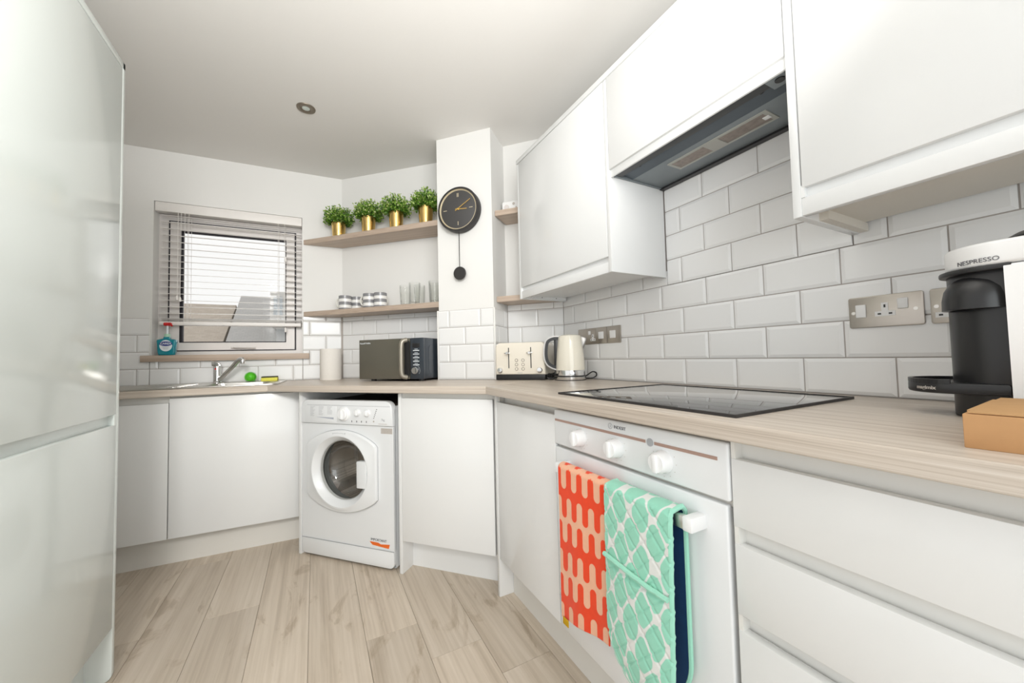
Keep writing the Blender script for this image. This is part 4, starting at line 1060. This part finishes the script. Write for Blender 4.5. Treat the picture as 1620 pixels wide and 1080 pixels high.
pdm = obj('pendulum_rod', MB().box(CU - .0065, CU - .0030, PILF - .032, PILF - .029, 1.56, 1.775), M['mattb'], ck)
obj('pendulum_bob', MB().lathe([(0, 0), (.036, 0), (.0385, .003), (.0385, .011), (.036, .014), (0, .015)], (CU - .005, PILF - .022, 1.524), 40, 'y'), M['mattb'], pdm)

# ------------------------------------------------------------------ alarm on the niche shelf
al = thing('carbon_monoxide_alarm', 'small white alarm box standing on the upper niche shelf', 'alarm', 'K', (-.505, .115, 1.890))
obj('box', MB().box(-.560, -.450, .10, .135, 1.890, 1.962, .008, 3), M['white'], al)
obj('test_button', MB().cyl((-.53, .10, 1.926), .015, .003, 'y', 20), mat('warm_grey_plastic', (.70, .66, .64), .4), al)
obj('sounder_grille', MB().cyl((-.485, .10, 1.942), .008, .0015, 'y', 16).cyl((-.470, .10, 1.92), .004, .0015, 'y', 12), M['stick'], al)

# ------------------------------------------------------------------ ceiling light
lx, ly = -1.343, .691
cl = thing('recessed_spotlight', 'round bronze recessed spotlight in the ceiling', 'spotlight', 'W', (lx, ly, ZC))
obj('rim', MB().lathe([(.045, 0), (.044, -.004), (.036, -.006), (.022, -.004), (.018, -.001)], (lx, ly, ZC), 40), M['bronze'], cl)
obj('lamp_lens', MB().lathe([(.0185, -.001), (.0185, -.003), (.012, -.0045), (0, -.005)], (lx, ly, ZC), 24), M['lens'], cl)

# ------------------------------------------------------------------ sockets
def pin_hole(mbx, x, z, w_, h_, y): mbx.box(x - w_ / 2, x + w_ / 2, y - .0009, y, z - h_ / 2, z + h_ / 2)
def plate(label, x0, x1, z0, z1, rockers, outlets, group, screws=True):
    s_ = thing('wall_socket', label, 'socket', 'R', ((x0 + x1) / 2, -.009, (z0 + z1) / 2), group)
    yb = -.0135
    pp = obj('face_plate', MB().prism(rrect(x0, x1, z0, z1, .005, 3), yb, -.0085, axis='y', bev=.0015, smooth_only=True), M['nickel'], s_)
    for x, z, w_, h_ in rockers:
        obj('rocker_switch', MB().box(x - w_ / 2, x + w_ / 2, yb - .004, yb + .001, z - h_ / 2, z + h_ / 2, .0015), M['white'], s_)
    for x, z in outlets:
        ot = obj('outlet', MB().prism([(x - .0195, z - .0155), (x + .0195, z - .0155), (x + .0195, z - .003), (x + .0065, z - .003), (x + .0065, z + .0185), (x - .0065, z + .0185), (x - .0065, z - .003), (x - .0195, z - .003)], yb - .0012, yb + .001, axis='y'), M['white'], s_)
        ph = MB(); pin_hole(ph, x, z + .010, .0035, .0075, yb - .0011); pin_hole(ph, x - .0105, z - .0095, .0065, .0038, yb - .0011); pin_hole(ph, x + .0105, z - .0095, .0065, .0038, yb - .0011)
        obj('pin_holes', ph, M['black'], ot)
    if screws:
        for x in (x0 + .010, x1 - .014):
            sc_ = MB().cyl((x, yb, (z0 + z1) / 2 + (-.001)), .0042, .001, 'y', 16); sc_.box(x - .0035, x + .0035, yb - .0013, yb - .0008, (z0 + z1) / 2 - .0016, (z0 + z1) / 2 - .0006)
            obj('screw', sc_, M['steel'], s_)
zc = 1.128
plate('brushed metal cooker socket with two white switches, nearest the coffee machine in full view', 1.0255, 1.168, 1.087, 1.169, [(1.0515, zc + .003, .021, .034), (1.132, zc + .015, .019, .026)], [(1.0985, zc + .002)], 'metal wall sockets and switches')
plate('brushed metal socket half hidden behind the coffee machine', 1.178, 1.321, 1.087, 1.169, [(1.222, zc + .016, .016, .022), (1.277, zc + .016, .016, .022)], [(1.205, zc - .012), (1.295, zc - .012)], 'metal wall sockets and switches')
plate('brushed metal double socket half hidden behind the kettle', -.158, -.013, 1.088, 1.172, [(-.062, zc + .020, .015, .021)], [(-.036, zc - .008)], 'metal wall sockets and switches', False)
plate('brushed metal switch plate with white rocker, middle of the three beside the kettle', -.0115, .069, 1.088, 1.172, [(.028, zc + .003, .036, .036)], [], 'metal wall sockets and switches', False)
plate('brushed metal switch plate with white rocker, furthest right of three beside kettle', .0705, .165, 1.088, 1.172, [(.112, zc + .003, .038, .038)], [], 'metal wall sockets and switches', False)

# ------------------------------------------------------------------ coffee machine (front faces along the wall)
cm = thing('coffee_machine', 'white and black pod coffee machine on the worktop by the sockets', 'coffee machine', 'W', (0, 0, 0))
def half(r, y0, y1, n=20, w_=None):
    """outline with a round front (towards -y) of half width r, straight back at y1"""
    return [(r * cos(PI + PI * i / n), y0 + r * sin(PI + PI * i / n)) for i in range(n + 1)] + [(r, y1), (-r, y1)]
obj('body', MB().prism([(-.071, .002), (.071, .002), (.071, .29), (.05, .33), (-.05, .33), (-.071, .29)], .004, .262, bev=.004, smooth_only=True), M['white'], cm)
obj('column', MB().prism(half(.060, -.012, .003, 24), 0, .257, bev=.002, smooth_only=True), M['satinb'], cm)
obj('base', MB().prism(rrect(-.069, .069, .0, .32, .02, 4), 0, .006), M['black'], cm)
obj('head', MB().prism(half(.0715, -.001, .30, 28), 0.2635, .304, bev=.006, seg=3, smooth_only=True), M['white'], cm)
obj('lid', MB().lathe([(0, .022), (.03, .020), (.05, .014), (.066, .004), (.067, -.002)], (0, .06, .3045), 36), M['black'], cm)
obj('lip', MB().prism(half(.0705, -.011, .01, 28), .255, .2645, bev=.003, seg=2, smooth_only=True), M['black'], cm)
obj('spout_dome', MB().lathe([(0, .0575), (.012, .0565), (.024, .0525), (.034, .044), (.041, .031), (.044, .014), (.0445, -.004), (.036, -.005), (.036, .001), (0, .001)], (.030, -.031, .196), 32).cyl((.02, -.04, .192), .008, .012), M['satinb'], cm)
tro = half(.066, -.066, .0, 28); tri = half(.060, -.066, -.0, 28)
obj('cup_tray', MB().prism(tro, .042, .062, bev=.004, smooth_only=True), M['satinb'], cm)
tb = MB()
for i in range(len(tro) - 3):
    a, b = tro[i], tro[i + 1]; a2, b2 = tri[i], tri[i + 1]
    tb.quad([(*a, .06), (*b, .06), (*b, .068), (*a, .068)]); tb.quad([(*a, .068), (*b, .068), (*b2, .068), (*a2, .068)]); tb.quad([(*b2, .06), (*a2, .06), (*a2, .068), (*b2, .068)])
obj('tray_rim', tb, M['satinb'], cm)
def wrap_text(body, size, m, pts_fn, name, z):
    pass
# lettering: built flat, then bent round the curved head and tray
def bent_text(name, body, size, m, parent, r, cy, z, a_mid, sx=1.0, bold=0):
    o = text(name, body, size, m, parent, (0, 0, 0), rot=(0, 0, 0), sx=sx, bold=bold)
    me = o.data
    for v in me.vertices:
        a = a_mid + v.co.x / r; rr = r + .0006 + v.co.z
        v.co = (rr * cos(a), cy + rr * sin(a), z + v.co.y)
    return o
bent_text('logo', 'NESPRESSO', .0105, M['inkd'], cm, .0715, -.001, .273, rad(-21), 1.0)
bent_text('tray_logo', 'magimix', .0092, M['stick'], cm, .066, -.066, .052, rad(-29), 1.0, .0002)
cm.location = (-.225, -1.326, WT); cm.rotation_euler = (0, 0, rad(183))

# ------------------------------------------------------------------ cardboard box
cb = thing('cardboard_box', 'flat brown cardboard box at the right end of the worktop', 'box', 'W', (0, 0, 0))
obj('tray', MB().box(0, .34, 0, .23, 0, .0425, .0012), M['card'], cb)
lid = MB().box(.004, .342, .002, .228, .0432, .0455, .0006); lid.box(-.0005, .004, .03, .20, .03, .0445, .0006)
obj('lid', lid, M['cardl'], cb)
cb.location = (-.579, -1.336, WT); cb.rotation_euler = (0, 0, rad(-90 + 3))

# ------------------------------------------------------------------ tea towel and oven glove on the oven handle
def cloth_grid(path, x0, x1, nx, warp):
    """path: list of (y,z); returns MB grid + list of (across, along) per vertex"""
    L = [0]
    for a, b in zip(path, path[1:]): L.append(L[-1] + math.hypot(b[0] - a[0], b[1] - a[1]))
    g = MB(); rows = []; info = []
    for i, (y, z) in enumerate(path):
        row = []
        for k in range(nx + 1):
            u = k / nx
            p = warp(u, L[i], L[-1], x0 + (x1 - x0) * u, y, z)
            row.append(g.bm.verts.new(p)); info.append((u, L[i]))
        rows.append(row)
    for ra, rb_ in zip(rows, rows[1:]):
        for k in range(nx): g.bm.faces.new((ra[k], ra[k + 1], rb_[k + 1], rb_[k]))
    return g, info, L
def fold(y_front, z_bot, y_back, z_back, ztop, step=.004):
    """path from the front hem up, over the bar and down behind"""
    pts = []; z = z_bot
    while z < ztop - .014: pts.append((y_front, z)); z += step
    ym = (y_front + y_back) / 2; rx = (y_back - y_front) / 2
    for i in range(9):
        a = PI - PI * i / 8; pts.append((ym + rx * cos(a), ztop - .014 + .014 * sin(a)))
    z = ztop - .016
    while z > z_back: pts.append((y_back, z)); z -= step * 2
    return pts
tt_ = thing('tea_towel', 'orange and peach patterned tea towel hanging on the oven handle', 'tea towel', 'R', (.65, -.64, .45))
pth = fold(-.654, .283, -.6195, .34, .7095, .0017)
def twarp(u, s, Lt, x, y, z):
    fr_ = max(0, 1 - s / .42)
    dz = (u - .5) * .053 * fr_
    wv = .0035 * sin(u * 9 + 1.0) * fr_ * (1 if s < .42 else 0)
    return (x - .004 * fr_ + .0015 * sin(s * 20) * (u - .5), y + (wv - .002 * fr_ if s < .43 else 0), z + dz)
g, info, L = cloth_grid(pth, .546, .758, 176, twarp)
vals = []
cw = .0247; Pd = .148; hwc = cw / 2
for u, s in info:
    x = u * .216 + .010; c_ = math.floor(x / cw); fx_ = x - (c_ + .5) * cw
    zt_ = .430 - s; arch = hwc - math.sqrt(max(0, hwc * hwc - fx_ * fx_)); best = -1
    for k in range(-1, 6):
        z0 = k * Pd + .012
        if c_ % 2 == 0: lo_, hi_ = z0 + arch, z0 + .080 + arch
        else: lo_, hi_ = z0 + .058 - arch, z0 + .138 - arch
        best = max(best, min(zt_ - lo_, hi_ - zt_))
    vals.append(max(-.0012, min(.0012, best)))
to_ = obj('cloth', g, M['tow'], tt_, attr=('pat', vals), angle=180)
sm = to_.modifiers.new('thick', 'SOLIDIFY'); sm.thickness = .0022; sm.offset = 0
obj('hanging_loop', MB().box(.556, .582, -.6605, -.6575, .248, .268, .001), M['ochre'], tt_)
# oven glove
og = thing('oven_glove', 'mint and white spotted double oven glove folded over the oven handle', 'oven glove', 'R', (.86, -.64, .45))
gx0, gx1 = .7635, .953; gxc = (gx0 + gx1) / 2; gw = (gx1 - gx0) / 2
pf = fold(-.668, .283, -.6125, .285, .7165, .003)
def endw(s, Lt):
    d = min(s, Lt - s); Rr = .105
    return 1.0 if d > Rr else math.sqrt(max(0.0, 1 - ((Rr - d) / Rr) ** 2))
def quiltv(x, z):
    return -.0028 * max(0, 1 - abs(((x + z) / .048) % 1 - .5) * 11) - .0028 * max(0, 1 - abs(((x - z) / .048) % 1 - .5) * 11)
def gwarp(off, nobulge=False):
    def f(u, s, Lt, x, y, z):
        t_w = max(.02, endw(s, Lt)); xx = gxc + (u - .5) * 2 * gw * t_w * (1 + 0)
        front_ = s < .43; back_ = s > .47
        bul = .010 * (1 - (2 * u - 1) ** 2) * min(1, s / .08) if (front_ and s < .24) else .004 * (1 - (2 * u - 1) ** 2)
        qv = quiltv(xx, z)
        yy = y
        if front_: yy = y - bul + off - qv - .020 * max(0, 1 - s / .43) * (.3 + .7 * u) * .6
        elif back_: yy = y - off * 1 + (.0 if off == 0 else 0)
        else: yy = y; 
        zz = z - (off if not front_ and not back_ else 0)
        if back_: yy = min(yy, -.6105)
        return (xx, yy, zz)
    return f
g, info, L = cloth_grid(pf, gx0, gx1, 90, gwarp(0))
# spotted print: jittered cells of an offset grid
cells = []
random.seed(21)
for r in range(-2, 22):
    for c_ in range(-1, 6):
        cells.append(((c_ + (.5 if r % 2 else 0)) * .066 + random.uniform(-.005, .005) - .01, r * .0495 + random.uniform(-.005, .005)))
vals = []
for u, s in info:
    x = u * 2 * gw; ds = sorted(((x - cx) * 1.0) ** 2 + ((s - cs_) * .62) ** 2 for cx, cs_ in cells)[:2]
    d1, d2 = math.sqrt(ds[0]), math.sqrt(ds[1])
    vals.append(max(-.004, min(.004, min((d2 - d1) / 2 - .0020, .0232 - d1))))
co = obj('outer_cover', g, M['glove'], og, attr=('pat', vals), angle=180)
g2, i2, L2 = cloth_grid(pf, gx0, gx1, 40, gwarp(.010))
li = obj('lining', g2, M['lining'], og, angle=180)
# edge binding round the whole pad, sampled along the path
bpts = []
wf = gwarp(.005)
Lt = L[-1]
for side in (1.0, 0.0):
    rng = range(0, len(pf)) if side == 1.0 else range(len(pf) - 1, -1, -1)
    for i in rng:
        if i % 2 and 2 < i < len(pf) - 3: continue
        bpts.append(wf(side, L[i], Lt, 0, *pf[i]))
# drop coincident points at the hems
bb = [bpts[0]]
for p in bpts[1:]:
    if (Vector(p) - Vector(bb[-1])).length > .002: bb.append(p)
obj('binding', MB().tube(bb, .0056, 8, closed=True), M['mint'], og)
# pocket top band across the front
pz = [k for k in range(len(pf)) if L[k] < .43]
kk = min(pz, key=lambda k: abs(pf[k][1] - .540))
wq = gwarp(-.004)
pb = [wq(u / 20, L[kk], Lt, 0, *pf[kk]) for u in range(21)]
pb = [(p[0], p[1] - .002, p[2] + .004 * cos(i / 20 * PI)) for i, p in enumerate(pb)]
obj('pocket_edge', MB().tube(pb, .0055, 8), M['mint'], og)

# ------------------------------------------------------------------ camera
cam = bpy.data.cameras.new('camera'); co_ = bpy.data.objects.new('camera', cam); C.objects.link(co_)
yaw, pitch, roll, fpx = .48680, .04036, -.02346, 588.84
f = Vector((sin(yaw) * cos(pitch), cos(yaw) * cos(pitch), sin(pitch))); r = Vector((cos(yaw), -sin(yaw), 0)); u = r.cross(f)
r2 = r * cos(roll) + u * sin(roll); u2 = -r * sin(roll) + u * cos(roll)
mw_ = Matrix((( r2.x, u2.x, -f.x, -1.3025), (r2.y, u2.y, -f.y, -1.4904), (r2.z, u2.z, -f.z, 1.0328), (0, 0, 0, 1)))
co_.matrix_world = mw_
cam.sensor_width = 36; cam.lens = fpx / 1620 * 36; cam.clip_start = .02; cam.clip_end = 100
bpy.context.scene.camera = co_

# ------------------------------------------------------------------ light
wd = bpy.data.worlds.new('overcast_sky'); bpy.context.scene.world = wd; wd.use_nodes = True
nt = wd.node_tree; bg = nt.nodes['Background']
tcw = N(nt, 'ShaderNodeTexCoord'); spw = N(nt, 'ShaderNodeSeparateXYZ'); nt.links.new(tcw.outputs['Generated'], spw.inputs[0])
rw_ = ramp(nt, [(.0, (.62, .60, .57)), (.5, (.96, .96, .955)), (1, (1, 1, 1))])
mrw = N(nt, 'ShaderNodeMapRange'); mrw.inputs['From Min'].default_value = -1; nt.links.new(spw.outputs[2], mrw.inputs['Value']); nt.links.new(mrw.outputs[0], rw_.inputs[0]); nt.links.new(rw_.outputs[0], bg.inputs['Color'])
bg.inputs['Strength'].default_value = 1.0
def area(name, loc, target, sx, sy, power, col=(1, 1, 1), spread=180):
    l = bpy.data.lights.new(name, 'AREA'); l.shape = 'RECTANGLE'; l.size = sx; l.size_y = sy; l.energy = power; l.color = col; l.spread = rad(spread)
    o = bpy.data.objects.new(name, l); C.objects.link(o); o.location = loc
    o.rotation_euler = (Vector(target) - Vector(loc)).to_track_quat('-Z', 'Y').to_euler(); return o
area('rear_soft_light', (-1.5, -2.9, 1.3), (-1.0, .6, .8), 1.8, 1.5, 17, (.91, .985, 1))  # broad cool area light behind the camera, source unseen
area('bounce_flash', (-1.2, -1.45, 1.75), (-1.2, -.75, 2.365), 1.3, .9, 17, (1, .99, .965), 140)
area('far_wall_fill', (-1.65, -2.3, 2.15), (-1.5, 1.4, .6), 0.5, .5, 6.2, (1, .975, .94), 70)  # added fill aimed at the window wall and sink units, no fixture there
sc_ = bpy.context.scene
sc_.view_settings.view_transform = 'Standard'; sc_.view_settings.look = 'None'; sc_.view_settings.exposure = 0.17; sc_.view_settings.gamma = 1
sc_.cycles.max_bounces = 8; sc_.cycles.transparent_max_bounces = 32
